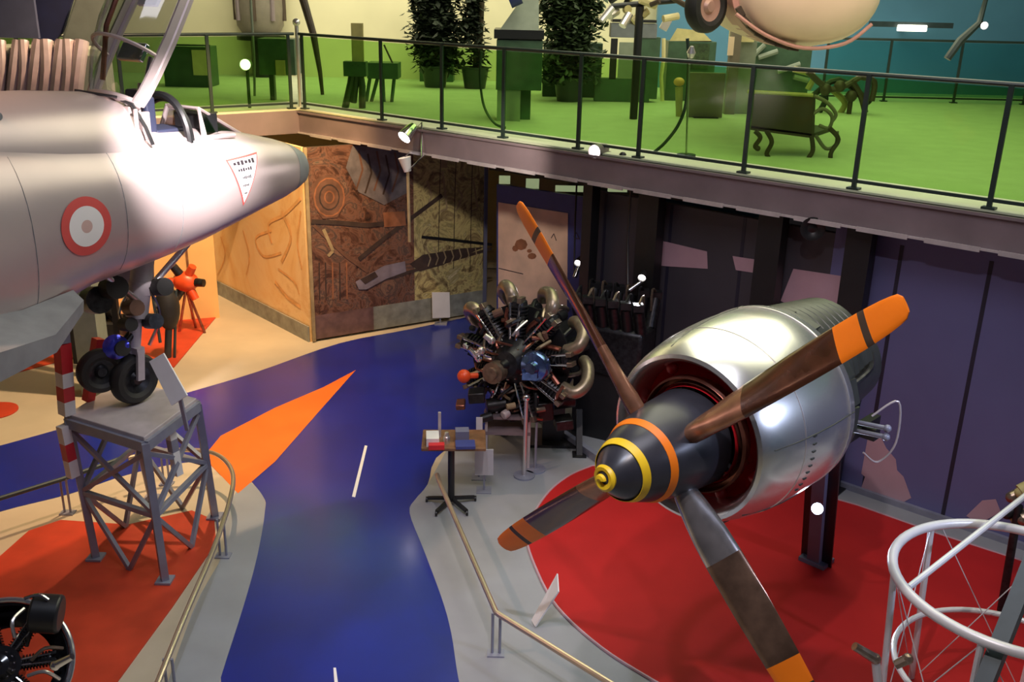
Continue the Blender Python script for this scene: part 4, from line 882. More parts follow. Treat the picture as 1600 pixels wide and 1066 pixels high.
# ------------------------------------------------------------------ low rails
def lowrail(pts, posts, label, mt_='rail', r=.024, h=.40, sm=0):
    P = [G(x, y, h) for x, y in pts]; t = thing('low_rail', base((P[0] + P[-1]) / 2), label, 'railing'); m_ = MB(); m_.tube(P, r, 10, smooth=sm); build('rail_tube', m_, mt_, t)
    for p in posts:
        q_ = G(p[0], p[1], h); m_ = MB(); m_.cyl((q_.x - .03, q_.y, .006), (q_.x - .03, q_.y, h), .012, n=8).cyl((q_.x + .03, q_.y, .006), (q_.x + .03, q_.y, h), .012, n=8).box((q_.x, q_.y, .012), (.14, .10, .012)); build('post', m_, 'stand_grey', t)
lowrail([(683, 742), (686, 752), (775, 957), (782, 962), (950, 1066), (1100, 1158)], [(776, 958), (1085, 1148)], 'bent brushed metal low rail along the right side of the blue walkway')
lowrail([(200, 716), (250, 705), (310, 704), (345, 714), (364, 742), (357, 790), (332, 862), (290, 960), (247, 1066), (215, 1150)], [(344, 812), (262, 1030), (255, 705)], 'curved brass coloured low rail around the trestle, down to the lower edge', sm=6)
lowrail([(-60, 798), (0, 779), (100, 748), (188, 717)], [(98, 748), (-40, 792)], 'straight dark low rail on the left, behind the trestle', mt_='teal_metal', sm=0)
# leaning plate at the edge of the red carpet
a, b, c, d = G(872, 897, .42), G(874, 925, .36), G(838, 980, .02), G(832, 970, .03)
t = thing('information_board', base((c + d) / 2), 'tilted white information plate at the edge of the large red carpet beside the bent rail', 'sign')
m_ = MB(); m_.slab([a, b, c, d], (c - a).cross(b - a), .012); build('plate', m_, 'white', t, smooth=False)
# ------------------------------------------------------------------ white ring frame lower right
def cfit(pts):
    import itertools
    n = len(pts); sx = sum(p.x for p in pts) / n; sy = sum(p.y for p in pts) / n
    Suu = Suv = Svv = Su = Sv = 0
    for p in pts:
        u, v = p.x - sx, p.y - sy; Suu += u * u; Suv += u * v; Svv += v * v; Su += u * (u * u + v * v); Sv += v * (u * u + v * v)
    det = Suu * Svv - Suv * Suv; uc = (Su * Svv - Sv * Suv) / 2 / det; vc = (Sv * Suu - Su * Suv) / 2 / det
    return sx + uc, sy + vc, math.sqrt(uc * uc + vc * vc + (Suu + Svv) / n)
RZ = 1.35
cx_, cy_, rr_ = cfit([G(x, y, RZ) for x, y in [(1394, 870), (1430, 828), (1500, 820), (1585, 826), (1412, 915), (1500, 985), (1600, 1022)]])
t = thing('ring_frame', (cx_, cy_, 0), 'pale tubular ring framework with crossed wires, cut by the lower right corner', 'aircraft frame')
m_ = MB(); m_.ring((cx_, cy_, RZ), (0, 0, 1), rr_, .036, 64, 12, 0, 2 * PI - .001); build('upper_ring', m_, 'white_tube', t) if MT.setdefault('white_tube', mat('white_tube', (.78, .78, .80), .35, .15, var=.05)) else 0
RZ2 = .62; c2x, c2y, r2 = cx_ + .05, cy_ + .0, rr_ * .92
m_ = MB(); m_.ring((c2x, c2y, RZ2), (0, 0, 1), r2, .022, 64, 10); build('lower_ring', m_, 'white_tube', t)
for k in range(6):
    a = PI * .62 + k * PI / 3 * .98; p1 = V((cx_ + rr_ * math.cos(a), cy_ + rr_ * math.sin(a), RZ)); p0 = V((cx_ + rr_ * .9 * math.cos(a), cy_ + rr_ * .9 * math.sin(a), 0.02)); m_ = MB(); m_.cyl(p0, p1, .024, n=10); build('upright', m_, 'white_tube', t)
    a2 = a + PI / 3; p2 = V((cx_ + rr_ * math.cos(a2), cy_ + rr_ * math.sin(a2), RZ)); p3 = V((cx_ + rr_ * .9 * math.cos(a2), cy_ + rr_ * .9 * math.sin(a2), 0.05))
    m_ = MB(); m_.cyl(p0, p2, .004, n=6).cyl(p3, p1, .004, n=6); build('bracing_wire', m_, 'white_tube', t)
p1, p2 = Y(1420, 918, 5.7), Y(1640, 745, 6.9); m_ = MB(); m_.cyl(p1, p2, .022, n=10); build('diagonal_tube', m_, 'white_tube', t)
for (x0, y0, x1, y1, yy) in [(1335, 1010, 1368, 1030, 5.6), (1368, 1030, 1378, 1120, 5.6), (1398, 1040, 1418, 1030, 5.5)]:
    a, b = Y(x0, y0, yy), Y(x1, y1, yy); m_ = MB(); m_.cyl(a, b, .030, .036, n=10).sph(b, .04, 10); build('strut_fitting', m_, 'bronze' if y1 < 1100 else 'white_tube', t)
# dark upright and brassy engine fragment at the right edge
p = Y(1590, 985, 5.3); t = thing('dark_strut', (p.x + .05, 5.3, 0), 'dark teal leaning strut crossing the ring frame at the lower right edge', 'strut')
m_ = MB(); m_.bar(Y(1530, 1090, 5.0), Y(1625, 850, 5.6), .10, .14); build('beam', m_, 'teal_metal', t, smooth=False)
m_ = MB(); m_.bar((Y(1530, 1090, 5.0).x, 5.0, 0), Y(1530, 1090, 5.0), .10, .10); build('base_leg', m_, 'teal_metal', t, smooth=False)
p = Y(1592, 790, 7.4); t = thing('engine_fragment', (p.x, 7.4, 0), 'small brassy engine piece at the right edge above the ring frame', 'engine')
for k in range(6):
    m_ = MB(); c = p + V((random.uniform(-.06, .16), random.uniform(-.05, .1), random.uniform(-.16, .16))); m_.cyl(c, c + V((.08, 0, .05)), .05 + .02 * (k % 2), n=12).sph(c, .05, 10); build('fitting', m_, ['bronze', 'dark_iron', 'khaki'][k % 3], t)
m_ = MB(); m_.cyl((p.x + .05, 7.4, 0), p, .035); build('pillar', m_, 'dark_iron', t)
# ------------------------------------------------------------------ black engine lower left
KC = Y(2, 1042, 5.6); KA = V((.25, -.70, .66)).normalized()
t = thing('radial_engine', (KC.x, KC.y, 0), 'glossy black radial engine with a thin chrome ring, cut by the lower left corner', 'aircraft engine')
kpt = radial(t, KC, KA, .36, 7, cyl_m='black_gloss', pipes=False, depth=.3, case='black_gloss')
m_ = MB(); m_.ring(KC, KA, .455, .020, 56, 10); build('exhaust_ring', m_, 'chrome_dim', t) if MT.setdefault('chrome_dim', mat('chrome_dim', (.55, .55, .60), .2, .9)) else 0
m_ = MB(); m_.lathe(KC, KA, [(-.30, .30), (-.30, .43), (-.02, .44), (-.02, .42), (-.26, .41), (-.28, .30)], 48); build('cowl_band', m_, 'black_gloss', t)
for k in range(12):
    th = k * 2 * PI / 12; m_ = MB(); m_.tube([kpt(.20, th, .06), kpt(.30, th + .2, .10), kpt(.40, th + .12, .02)], .013, 6, smooth=4); build('oil_pipe', m_, ['bronze', 'dark_iron', 'silver'][k % 3], t)
dc = Y(72, 958, 5.75); m_ = MB(); m_.cyl(dc + V((-.10, 0, .0)), dc + V((.09, .03, -.03)), .135, n=32); build('starter_drum', m_, 'black', t, bevel=.02)
m_ = MB(); m_.tube([dc + V((-.12, -.02, .13)), dc + V((-.02, -.02, .16)), dc + V((.04, -.02, .12))], .012, 6, smooth=4); build('drum_strap', m_, 'chrome', t)
p0, p1 = Y(86, 1040, 5.3), Y(113, 1026, 5.3); m_ = MB(); m_.cyl(p0, p1, .030, .022, n=12).sph(p0, .035, 10); build('drain_cock', m_, 'chrome', t)
m_ = MB(); m_.cyl((KC.x, KC.y + .1, 0), KC + V((0, .12, -.1)), .06).box((KC.x, KC.y + .1, .02), (.6, .6, .04)); build('pillar', m_, 'black', t)
# ------------------------------------------------------------------ small exhibits behind the nose gear
p = G(300, 520); t = thing('aero_engine', p, 'small glossy red engine on a stand beyond the nose wheel', 'engine'); c = Y(290, 440, p.y)
m_ = MB(); m_.sph(c, .20, 18, (1, .8, .8)); b_ = build('crankcase', m_, 'red_orange', t)
for k in range(6):
    a = k * PI / 3; d_ = V((math.cos(a), -.2, math.sin(a))); m_ = MB(); m_.cyl(c + d_ * .12, c + d_ * .30, .07, .06, 14); build('cylinder', m_, 'red_orange' if k % 2 else 'dark_iron', t)
m_ = MB()
for d_ in ((-.2, 0), (.2, 0), (0, .2)): m_.cyl((p.x + d_[0], p.y + d_[1], 0), c + V((0, 0, -.1)), .022, n=8)
build('tripod_stand', m_, 'copper', t)
p = G(262, 560); t = thing('aero_engine', p, 'tall dark engine with round black casing between the gear leg and the red engine', 'engine'); c = Y(262, 480, p.y)
m_ = MB(); m_.sph(c, .30, 20, (.55, .6, 1.15)); build('casing', m_, 'rubber', t)
m_ = MB(); m_.cyl(c + V((-.16, -.1, .25)), c + V((-.12, -.1, -.5)), .022).cyl(c + V((.14, 0, .25)), (p.x + .1, p.y, 0), .020).cyl(c + V((0, 0, -.2)), p, .05); build('frame_tube', m_, 'teal_metal', t)
p = G(165, 560); t = thing('aero_engine', p, 'cluttered dark olive engine beneath the jet belly, behind the blue lamp', 'engine'); c = Y(165, 480, p.y)
for k in range(22):
    o_ = V((random.uniform(-.35, .40), random.uniform(-.2, .2), random.uniform(-.30, .42))); m_ = MB(); q_ = V((random.uniform(-.2, .2), random.uniform(-.1, .1), random.uniform(-.2, .2)))
    if k % 3: m_.cyl(c + o_, c + o_ + q_, random.uniform(.03, .10), n=12)
    else: m_.box(c + o_, (.18, .15, .14), (1, q_.y, q_.z))
    build('engine_part', m_, ['dark_iron', 'rubber', 'mural_tan', 'mural_brown', 'black'][k % 5], t, bevel=.01)
m_ = MB(); m_.box((p.x, p.y, .3), (.7, .5, .6)); build('stand', m_, 'rubber', t, smooth=False)
p = G(48, 560); t = thing('low_rail', p, 'dark bent rail end post on the red carpet patch at the far left', 'railing')
m_ = MB(); m_.tube([p, p + V((0, 0, .34)), p + V((.1, .05, .40)), G(160, 500, .40)], .022, 8); build('rail_tube', m_, 'mural_tan', t)
# ------------------------------------------------------------------ lamps hung on the gallery edge
b0 = Y(632, 214, 13.35); lampobj('spotlight', b0, V((-.5, -.6, -.55)), .10, .22, 'chrome spotlight clamped to the gallery edge above the mural', 'lamp_on', 'chrome', 30, (1, .9, .8), bracket=[b0 + V((.1, .1, .05)), b0 + V((.22, .16, .18)), b0 + V((.24, -.05, -.25)), b0 + V((.1, -.1, -.40))])
q_ = Y(636, 250, 14.0); t = thing('hanging_pole', Y(640, 378, 13.45), 'thin pale pole hanging under the chrome spotlight in front of the mural', 'pole')
m_ = MB(); m_.cyl(Y(640, 378, 13.45), Y(637, 262, 13.45), .022, n=10); build('tube', m_, 'mural_tan', t)
m_ = MB(); m_.cyl(Y(637, 268, 13.45), Y(632, 246, 13.45), .05, .09, 14); build('pole_head', m_, 'white', t)
m_ = MB(); m_.tube([Y(632, 246, 13.45), Y(640, 238, 13.6), V((-1.55, 13.74, 3.02))], .012, 6); build('hook', m_, 'chrome', t)
b1 = Y(929, 237, 11.55); lampobj('spotlight', b1, V((-.55, -.8, -.05)), .085, .26, 'glowing spotlight with a brownish housing clipped to the gallery edge at the middle', 'lamp_hot', 'fascia', 30, (1, .9, .85), bracket=[b1 + V((.12, .14, -.0)), b1 + V((.30, .18, -.06)), b1 + V((.36, .2, -.12))]) if MT.setdefault('lamp_hot', mat('lamp_hot', (1, .93, .88), .4, emit=9)) else 0
t = thing('lamp_clamp', Y(975, 250, 11.5), 'small chrome clamp on the gallery edge right of the glowing spotlight', 'clamp'); c = Y(972, 252, 11.5)
m_ = MB(); m_.box(c, (.16, .08, .06)).cyl(c + V((-.1, 0, -.02)), c + V((.1, 0, .03)), .03); build('clamp_body', m_, 'chrome', t, bevel=.006)
m_ = MB(); m_.sph(c + V((-.0, -.03, .07)), .045, 12); build('knob', m_, 'black', t)
for (x, y, yy, lb) in [(903, 411, 12.3, 'small bright lamp with a lit barrel in front of the blue board edge'), (1003, 434, 11.0, 'small bright lamp in the dark beside the tall black column')]:
    c = Y(x, y, yy); d_ = V((-.3, -.9, -.3)); tl = lampobj('spotlight', c, d_, .05, .12, lb, 'lamp_hot', 'black', 12, (.9, .92, 1), group=None)
    m_ = MB(); e_ = Y(x - 5 if x < 950 else x - 20, y + 22 if x < 950 else y + 20, yy); m_.cyl(c + V((.02, .05, -.05)), e_, .022, .03); build('lamp_arm', m_, 'chrome', tl)
    m_ = MB(); m_.tube([e_, e_ + V((.0, .12, -.05)), V((e_.x, yy + .45, 2.3)), V((e_.x, yy + .45, 2.97))], .012, 6); build('lamp_pole', m_, 'black', tl)
c = Y(1270, 358, 9.75); t = thing('loudspeaker', c, 'round black loudspeaker under the gallery edge above the engine', 'loudspeaker')
m_ = MB(); m_.lathe(c, (-.2, -1, -.1), [(-.12, .001), (-.12, .08), (-.03, .12), (0, .125), (.0, .10), (-.03, .05), (-.02, .001)], 28); build('housing', m_, 'black', t)
m_ = MB(); m_.bar(c + V((0, .05, .05)), V((c.x, 9.85, 2.98)), .03, .03); build('bracket', m_, 'black', t, smooth=False)
# floor marker / cable

# ------------------------------------------------------------------ gallery exhibits (upper floor)
def gz(px, py): return G(px, py, FZ)
def upbox(nm, x0, x1, y0, y1, dp, mt_, label, cat, part='body', y_base=None, parent=None, foot=None, bev=.006, legs=False):
    """box whose front face spans the surveyed rectangle, standing at depth of foot pixel"""
    p = gz((x0 + x1) / 2, foot or y1); yy = p.y; a, b = Y(x0, y0, yy), Y(x1, y1, yy)
    if not legs: b.z = FZ
    t = parent or thing(nm, V(((a.x + b.x) / 2, yy + dp / 2, FZ)), label, cat)
    m_ = MB(); m_.box(((a.x + b.x) / 2, yy + dp / 2, (a.z + b.z) / 2), (b.x - a.x, dp, a.z - b.z)); build(part, m_, mt_, t, smooth=False, bevel=bev); return t, yy
def sub(t, part, x0, x1, y0, y1, yy, dp, mt_, **k):
    a, b = Y(x0, y0, yy), Y(x1, y1, yy); m_ = MB(); m_.box(((a.x + b.x) / 2, yy + dp / 2, (a.z + b.z) / 2), (abs(b.x - a.x), dp, abs(a.z - b.z))); return build(part, m_, mt_, t, smooth=False, **k)
D('case_green', (.05, .10, .06), .45, var=.2); D('leaf', (.030, .055, .018), .6, var=.5, scale=20); D('grey_green', (.22, .25, .20), .5, var=.1)
# bench seen from behind
bA, bB, bC = gz(1186, 222), gz(1265, 258), gz(1302, 250)
ux = (gz(1265, 250) - gz(1190, 232)); ux.z = 0; ux.normalize(); uy = V((-ux.y, ux.x, 0)); uy = uy if uy.y > 0 else -uy
t = thing('cabinet_bench', gz(1225, 245), 'dark brown panelled bench with ornate curved legs standing behind the glass, right half of gallery', 'bench')
yy = gz(1225, 245).y; P = lambda x, y, dy=0: Y(x, y, yy + dy)
m_ = MB(); m_.loft([[P(1170, 146), P(1270, 152), P(1268, 212), P(1172, 200)], [P(1170, 146) + V((.05, .06, 0)), P(1270, 152) + V((.05, .06, 0)), P(1268, 212) + V((.05, .06, 0)), P(1172, 200) + V((.05, .06, 0))]]); build('back_panel', m_, 'brown_dark', t, smooth=False)
m_ = MB(); m_.tube([P(1168, 143), P(1270, 149)], .022, 8); build('top_rail', m_, 'khaki', t)
m_ = MB(); m_.slab([P(1172, 203), P(1268, 216), P(1300, 205, .5), P(1205, 194, .5)], (0, 0, 1), .05); build('seat', m_, 'brown_dark', t, smooth=False)
for x0, pts in enumerate([[(1198, 205), (1206, 222), (1198, 240), (1204, 250)], [(1268, 212), (1270, 235), (1262, 250), (1264, 266)], [(1296, 200), (1310, 218), (1298, 240), (1300, 262)], [(1180, 205), (1188, 215), (1180, 228), (1184, 232)]]):
    m_ = MB(); m_.tube([P(x, y, .0) for x, y in pts], .028, 8, smooth=5).sph(P(*pts[-1]), .035, 8); build('leg', m_, 'brown_dark', t)
for k, pts in enumerate([[(1268, 180), (1285, 170), (1300, 182), (1295, 200), (1280, 196)], [(1275, 212), (1290, 232), (1306, 226), (1308, 205)], [(1272, 150), (1292, 160), (1306, 178), (1300, 190)]]):
    m_ = MB(); m_.tube([P(x, y, .05) for x, y in pts], .022, 8, smooth=5); build('scrolled_arm', m_, 'brown_panel', t)
# spidery metalwork right of bench
t = thing('iron_sculpture', gz(1330, 178), 'dark spidery ironwork exhibit standing behind the panelled bench', 'sculpture'); yy = gz(1320, 178).y
for k, pts in enumerate([[(1262, 112), (1300, 140), (1345, 120)], [(1270, 150), (1310, 125), (1360, 160)], [(1300, 140), (1320, 160), (1312, 178)], [(1330, 125), (1345, 150), (1352, 176)], [(1285, 128), (1290, 155), (1280, 175)], [(1240, 108), (1270, 118), (1262, 140)], [(1345, 120), (1366, 128), (1362, 158)]]):
    m_ = MB(); m_.tube([Y(x, y, yy + .1 * (k % 3)) for x, y in pts], .05, 8, smooth=4); build('iron_limb', m_, ['brown_dark', 'plant', 'khaki'][k % 3], t)
for k, (x, y) in enumerate([(1312, 135), (1330, 150), (1290, 140)]):
    m_ = MB(); m_.sph(Y(x, y, yy), .10, 10); build('iron_boss', m_, 'brown_dark', t)
m_ = MB(); m_.cyl(V((Y(1330, 150, yy).x, yy, FZ)), Y(1330, 150, yy), .04); build('post', m_, 'brown_dark', t)
# brown grey information panel, stand, cable
t, yy = upbox('notice_board', 1078, 1128, 113, 184, .06, 'brown_panel', 'plain grey brown panel standing left of the bench behind the glass', 'display board', legs=True)
sub(t, 'foot', 1084, 1122, 183, 190, yy - .1, .3, 'black')
p = gz(1072, 245); t = thing('floor_lamp', p, 'slim pale metal stand with a small head beside the plain grey brown panel', 'lamp')
m_ = MB(); m_.cyl(p, Y(1077, 90, p.y), .012, n=10); build('pole', m_, 'silver', t)
m_ = MB(); c = Y(1080, 82, p.y); m_.lathe(c, (0, -.3, 1), [(-.06, .001), (-.06, .03), (.0, .05), (.07, .02), (.07, .001)], 16); build('lamp_head', m_, 'silver', t)
m_ = MB(); m_.cyl(p + V((0, 0, .0)), p + V((0, 0, .03)), .11); build('base', m_, 'dark_iron', t)
p = gz(1018, 243)
t = thing('flexible_hose', p + V((0, .25, 0)), 'dark curved hose hanging in an arc to the right of a tall gallery post', 'hose'); m_ = MB()
m_.tube([Y(1022, 238, p.y + .15), Y(1040, 222, p.y + .2), Y(1060, 195, p.y + .3), Y(1072, 160, p.y + .35), Y(1076, 100, p.y + .4), Y(1074, 60, p.y + .4)], .020, 8, smooth=6); build('hose', m_, 'rail_dark', t)
p = gz(784, 205); t = thing('flexible_hose', p + V((0, .2, 0)), 'thin dark hose curving down left of the dark green cabinet', 'hose'); m_ = MB()
m_.tube([Y(790, 200, p.y + .1), Y(772, 192, p.y + .15), Y(756, 165, p.y + .2), Y(750, 120, p.y + .25), Y(752, 80, p.y + .25)], .018, 8, smooth=6); build('hose', m_, 'rail_dark', t)
# tall black post rising through the rail at (1018)
# dark green cabinet with a sloping grey cover and pedestal
t, yy = upbox('display_cabinet', 776, 846, 62, 142, .7, 'case_green', 'large dark green cabinet under a sloping grey cover, left of the leafy plant', 'cabinet', foot=190, legs=True)
sub(t, 'pedestal', 777, 812, 140, 206, yy + .02, .4, 'grey_green'); sub(t, 'pedestal', 812, 828, 140, 198, yy + .25, .3, 'gallery_green')
a, b, c, d = Y(780, 48, yy), Y(842, 48, yy), Y(842, -6, yy + .3), Y(818, -6, yy + .3)
m_ = MB(); m_.loft([[a, b, c, d], [q + V((0, .5, .0)) for q in (a, b, c, d)]]); build('sloping_cover', m_, 'grey_green', t, smooth=False)
sub(t, 'cornice', 772, 850, 46, 62, yy - .04, .8, 'black')
m_ = MB(); m_.cyl(Y(795, 0, yy - .05), Y(812, -8, yy - .05), .12); build('dark_disc', m_, 'navy', t)
# plants
t, yy = upbox('display_cabinet', 850, 938, 66, 150, .5, 'case_green', 'long low dark green cabinet behind the leafy plant', 'cabinet', foot=152)
t, yy = upbox('display_cabinet', 655, 708, 62, 128, .5, 'case_green', 'dark green cabinet behind the tall dark potted tree', 'cabinet', foot=128)
def leafy(px, foot_y, topy, wpx, n, label, seed, trunk=True, mt_='leaf', drop=.25):
    rnd = random.Random(seed); p = gz(px, foot_y); t = thing('potted_tree', p, label, 'plant'); tp = Y(px, topy, p.y); wid = abs(Y(px + wpx / 2, topy, p.y).x - tp.x)
    m_ = MB(); m_.lathe(p, (0, 0, 1), [(0, .001), (0, .20), (.36, .26), (.38, .28), (.40, .28), (.40, .24), (.34, .22), (.34, .001)], 20); build('planter', m_, 'rail_dark', t)
    H_ = tp.z - p.z; m_ = MB()
    for k in range(3): m_.tube([p + V((0, 0, .3)), p + V((rnd.uniform(-.1, .1), rnd.uniform(-.1, .1), H_ * .5)), p + V((rnd.uniform(-.15, .15), rnd.uniform(-.15, .15), H_ * .9))], .05, 8, smooth=4)
    build('stem', m_, 'trunk', t); m_ = MB()
    for k in range(n):
        a = rnd.uniform(0, 2 * PI); hz = .35 + (H_ - .1) * rnd.random() ** .7 ; rr = wid * rnd.uniform(.3, 1.05) * (.6 + .4 * abs(math.sin(hz * 2.3 + seed))); c = p + V((math.cos(a) * rr * .8, math.sin(a) * rr * .5, hz))
        if k % 40 == 0: cl = c.copy()
        c = cl + V((max(-.32, min(.32, rnd.gauss(0, .16))) * min(1, wid * 1.4), rnd.gauss(0, .09), rnd.gauss(0, .13)))
        if c.z < p.z + .3: c.z = p.z + .3 + rnd.random() * .3
        L = rnd.uniform(.10, .22); u = V((math.cos(a) + rnd.uniform(-.6, .6), math.sin(a) + rnd.uniform(-.6, .6), rnd.uniform(-.9, .35))).normalized(); s_ = u.cross(V((0, 0, 1))).normalized() * L * .28; nn = u.cross(s_).normalized() * L * .12
        m_.add([c, c + u * L * .5 + s_ + nn, c + u * L, c + u * L * .5 - s_ + nn], [(0, 1, 2), (0, 2, 3)])
    build('foliage', m_, mt_, t, smooth=False)
leafy(680, 136, -12, 84, 4200, 'tall dark potted tree at the back of the gallery, left of the cream column', 3, mt_='plant')
leafy(888, 158, -12, 105, 4200, 'tall leafy green plant right of the dark green cabinet', 4)
leafy(742, 138, -12, 40, 1300, 'slim dark green plant between the dark tree and the cream column', 5, mt_='plant')
# cream column with bands
p = gz(758, 112); t = thing('banded_column', p, 'cream yellow column with raised bands, rising behind the gallery', 'column'); w_ = abs(Y(771, 60, p.y).x - Y(745, 60, p.y).x) / 2
m_ = MB(); m_.cyl(p, V((p.x, p.y, 8.8)), w_ * .92, n=32); build('shaft', m_, 'column', t)
for y in (44, 52, 60, 70):
    c = Y(758, y, p.y - w_); m_ = MB(); m_.cyl((p.x, p.y, c.z - .035), (p.x, p.y, c.z + .035), w_ * 1.12, n=32); build('band', m_, 'column' if y != 52 else 'khaki', t)
# easel and low stool left of the dark tree
t, yy = upbox('display_easel', 548, 569, 36, 108, .05, 'khaki', 'tall easel with a khaki panel and splayed dark legs near the gallery glass', 'easel', foot=170, legs=True)
for pts in ([(552, 100), (548, 130), (538, 174)], [(560, 100), (566, 135), (566, 172)], [(556, 98), (556, 125), (552, 160)]):
    m_ = MB(); m_.tube([Y(x, y, yy + .05 * i) for i, (x, y) in enumerate(pts)], .055, 8); build('leg', m_, 'rail_dark', t)
sub(t, 'tray', 536, 572, 96, 120, yy - .05, .22, 'case_green')
t, yy = upbox('side_table', 573, 622, 98, 124, .45, 'case_green', 'low dark green table with thin crossed legs right of the khaki easel', 'table', foot=160, legs=True)
for (x0, x1) in ((578, 572), (598, 600), (616, 612), (590, 580)):
    m_ = MB(); m_.cyl(Y(x0, 122, yy + .1), Y(x1, 160, yy + .1), .03, n=8); build('leg', m_, 'case_green', t)
sub(t, 'card', 593, 597, 70, 90, yy + .1, .02, 'white')
m_ = MB(); m_.cyl(Y(600, 70, yy + .1), Y(614, 100, yy + .1), .015); build('rod', m_, 'brown_dark', t)
# dark case and screen, left behind the canopy
t, yy = upbox('display_case', 252, 328, 72, 136, .6, 'case_green', 'dark green display case with a small pale screen, behind the raised canopy', 'display case')
sub(t, 'screen', 299, 324, 78, 118, yy - .02, .03, 'column'); 
m_ = MB(); m_.tube([Y(262, 70, yy - .05), Y(327, 71, yy - .05), Y(330, 142, yy - .05)], .02, 6); build('case_frame', m_, 'rail_dark', t)
# pale fabric-like wall drape, grey-brown cylinder, hanging in the back
t, yy = upbox('display_box', 402, 462, 60, 118, .5, 'case_green', 'dark green box on a dark post near the gallery corner', 'display case', foot=158, legs=True)
sub(t, 'post', 420, 430, 116, 160, yy + .1, .12, 'rail_dark'); sub(t, 'khaki_figure', 430, 446, 94, 118, yy - .03, .03, 'khaki')  # khaki panel on the front of the box
p = gz(412, 120); t = thing('engine_column', p, 'tall grey brown ribbed cylinder standing at the back left of the gallery', 'engine')
c0, c1 = Y(412, 56, p.y), Y(412, -14, p.y); rr = abs(Y(447, 20, p.y).x - Y(372, 20, p.y).x) / 2
m_ = MB(); m_.lathe((p.x, p.y, c0.z), (0, 0, 1), [(0, .001), (0, rr * .7), (.2, rr * .95), (.5, rr), (1.6, rr * .98), (1.8, rr * .6), (1.8, .001)], 28); cy = build('ribbed_body', m_, 'brown_panel', t)
for k in range(8): 
    a = k * PI / 4; m_ = MB(); m_.cyl((p.x + rr * math.cos(a), p.y + rr * math.sin(a), c0.z + .3), (p.x + rr * math.cos(a), p.y + rr * math.sin(a), c0.z + 1.5), .05, n=8); build('rib', m_, ['brown_dark', 'fascia'][k % 2], cy)
m_ = MB(); m_.cyl(p, (p.x, p.y, c0.z), rr * .45).cyl((p.x, p.y, c0.z - .08), (p.x, p.y, c0.z), rr * 1.0); build('stand', m_, 'black', t)
p = gz(398, 150); c = Y(397, 92, p.y); t = thing('tall_pole', p, 'slender pale pole rising from the spot lamp left of the gallery corner', 'pole'); m_ = MB(); m_.tube([p, c, Y(394, 40, p.y), Y(391, -12, p.y)], .022, 8); build('tube', m_, 'grey_green', t)
c = Y(383, 101, 15.2); tl = lampobj('spotlight', c, V((.0, -1, .0)), .09, .22, 'round bright spotlight behind the left gallery glass', 'lamp_hot', 'grey_green'); m_ = MB(); m_.cyl(c + V((0, .1, -.05)), V((c.x, c.y + .1, FZ)), .025); build('lamp_stand', m_, 'rail_dark', tl)
p = gz(504, 148); t = thing('leaning_pole', p, 'dark brown slightly curved pole leaning left, right of the gallery corner', 'pole'); m_ = MB(); m_.tube([p, Y(500, 112, p.y), Y(490, 55, p.y + .05), Y(474, 0, p.y + .1), Y(468, -20, p.y + .1)], [.03, .04, .06, .07, .07], 10); build('shaft', m_, 'brown_dark', t)
p = gz(467, 168); t = thing('corner_pillar', p + V((.0, .15, 0)), 'slim pale pillar standing exactly in the corner gap of the balustrade', 'pillar'); m_ = MB(); m_.cyl((p.x, p.y + .12, FZ), (p.x, p.y + .12, 4.55), .03); build('tube', m_, 'silver', t)
m_ = MB(); m_.sph((p.x, p.y + .12, 4.6), .06); build('finial', m_, 'silver', t)
# desk group left of the fuselage wheel
t, yy = upbox('lectern_desk', 955, 1026, 36, 60, .3, 'slate_sign', 'wide grey topped desk with pale notices, between leafy plant and thin pale pole', 'desk', foot=160, legs=True) if MT.setdefault('slate_sign', mat('slate_sign', (.16, .17, .19), .5)) else 0
sub(t, 'back_panel', 1000, 1026, 58, 155, yy + .02, .25, 'case_green'); sub(t, 'notice', 968, 994, 66, 122, yy - .0, .03, 'grey_green'); sub(t, 'front_panel', 930, 1014, 122, 160, yy, .2, 'case_green'); sub(t, 'side_frame', 955, 962, 60, 124, yy, .04, 'black')
sub(t, 'header', 957, 1026, 30, 36, yy - .02, .34, 'black')
p = gz(1035, 158); t = thing('pale_post', p, 'thin pale greenish post with a pale cap, right of the grey topped desk', 'post'); m_ = MB(); m_.tube([p, Y(1033, 120, p.y), Y(1037, 92, p.y), Y(1037, 60, p.y)], .035, 8); build('shaft', m_, 'column', t)
m_ = MB(); m_.box(Y(1040, 38, p.y), (.14, .08, .20), (1, 0, -.5)); build('cap', m_, 'silver', t, bevel=.01)
t, yy = upbox('display_case', 1045, 1112, 64, 158, .5, 'case_green', 'dark green case with an olive top below the hanging aircraft wheel', 'display case')
sub(t, 'olive_panel', 1078, 1106, 68, 108, yy - .02, .03, 'leaf'); m_ = MB(); m_.loft([[Y(1046, 64, yy), Y(1112, 64, yy), Y(1112, 64, yy + .4), Y(1046, 64, yy + .4)], [Y(1058, 44, yy + .05), Y(1096, 48, yy + .05), Y(1096, 48, yy + .3), Y(1058, 44, yy + .3)]]); build('olive_top', m_, 'khaki', t, smooth=False)
p = gz(1061, 182); t = thing('cone_figure', p, 'small cream and orange capped post in front of the dark green case', 'post'); m_ = MB(); m_.cyl(p, Y(1061, 136, p.y), .05, .06, 14); build('body', m_, 'khaki', t)
m_ = MB(); m_.sph(Y(1061, 128, p.y), .085, 14, (1, 1, .8)); build('cap', m_, 'sketch_orange', t)
p = gz(1138, 178); t = thing('wooden_post', p, 'brown and cream square wooden post under the hanging pink hull', 'post'); m_ = MB(); m_.box((p.x, p.y, (FZ + Y(1138, 8, p.y).z) / 2), (.16, .14, Y(1138, 8, p.y).z - FZ)); build('timber', m_, 'brown_panel', t, smooth=False)
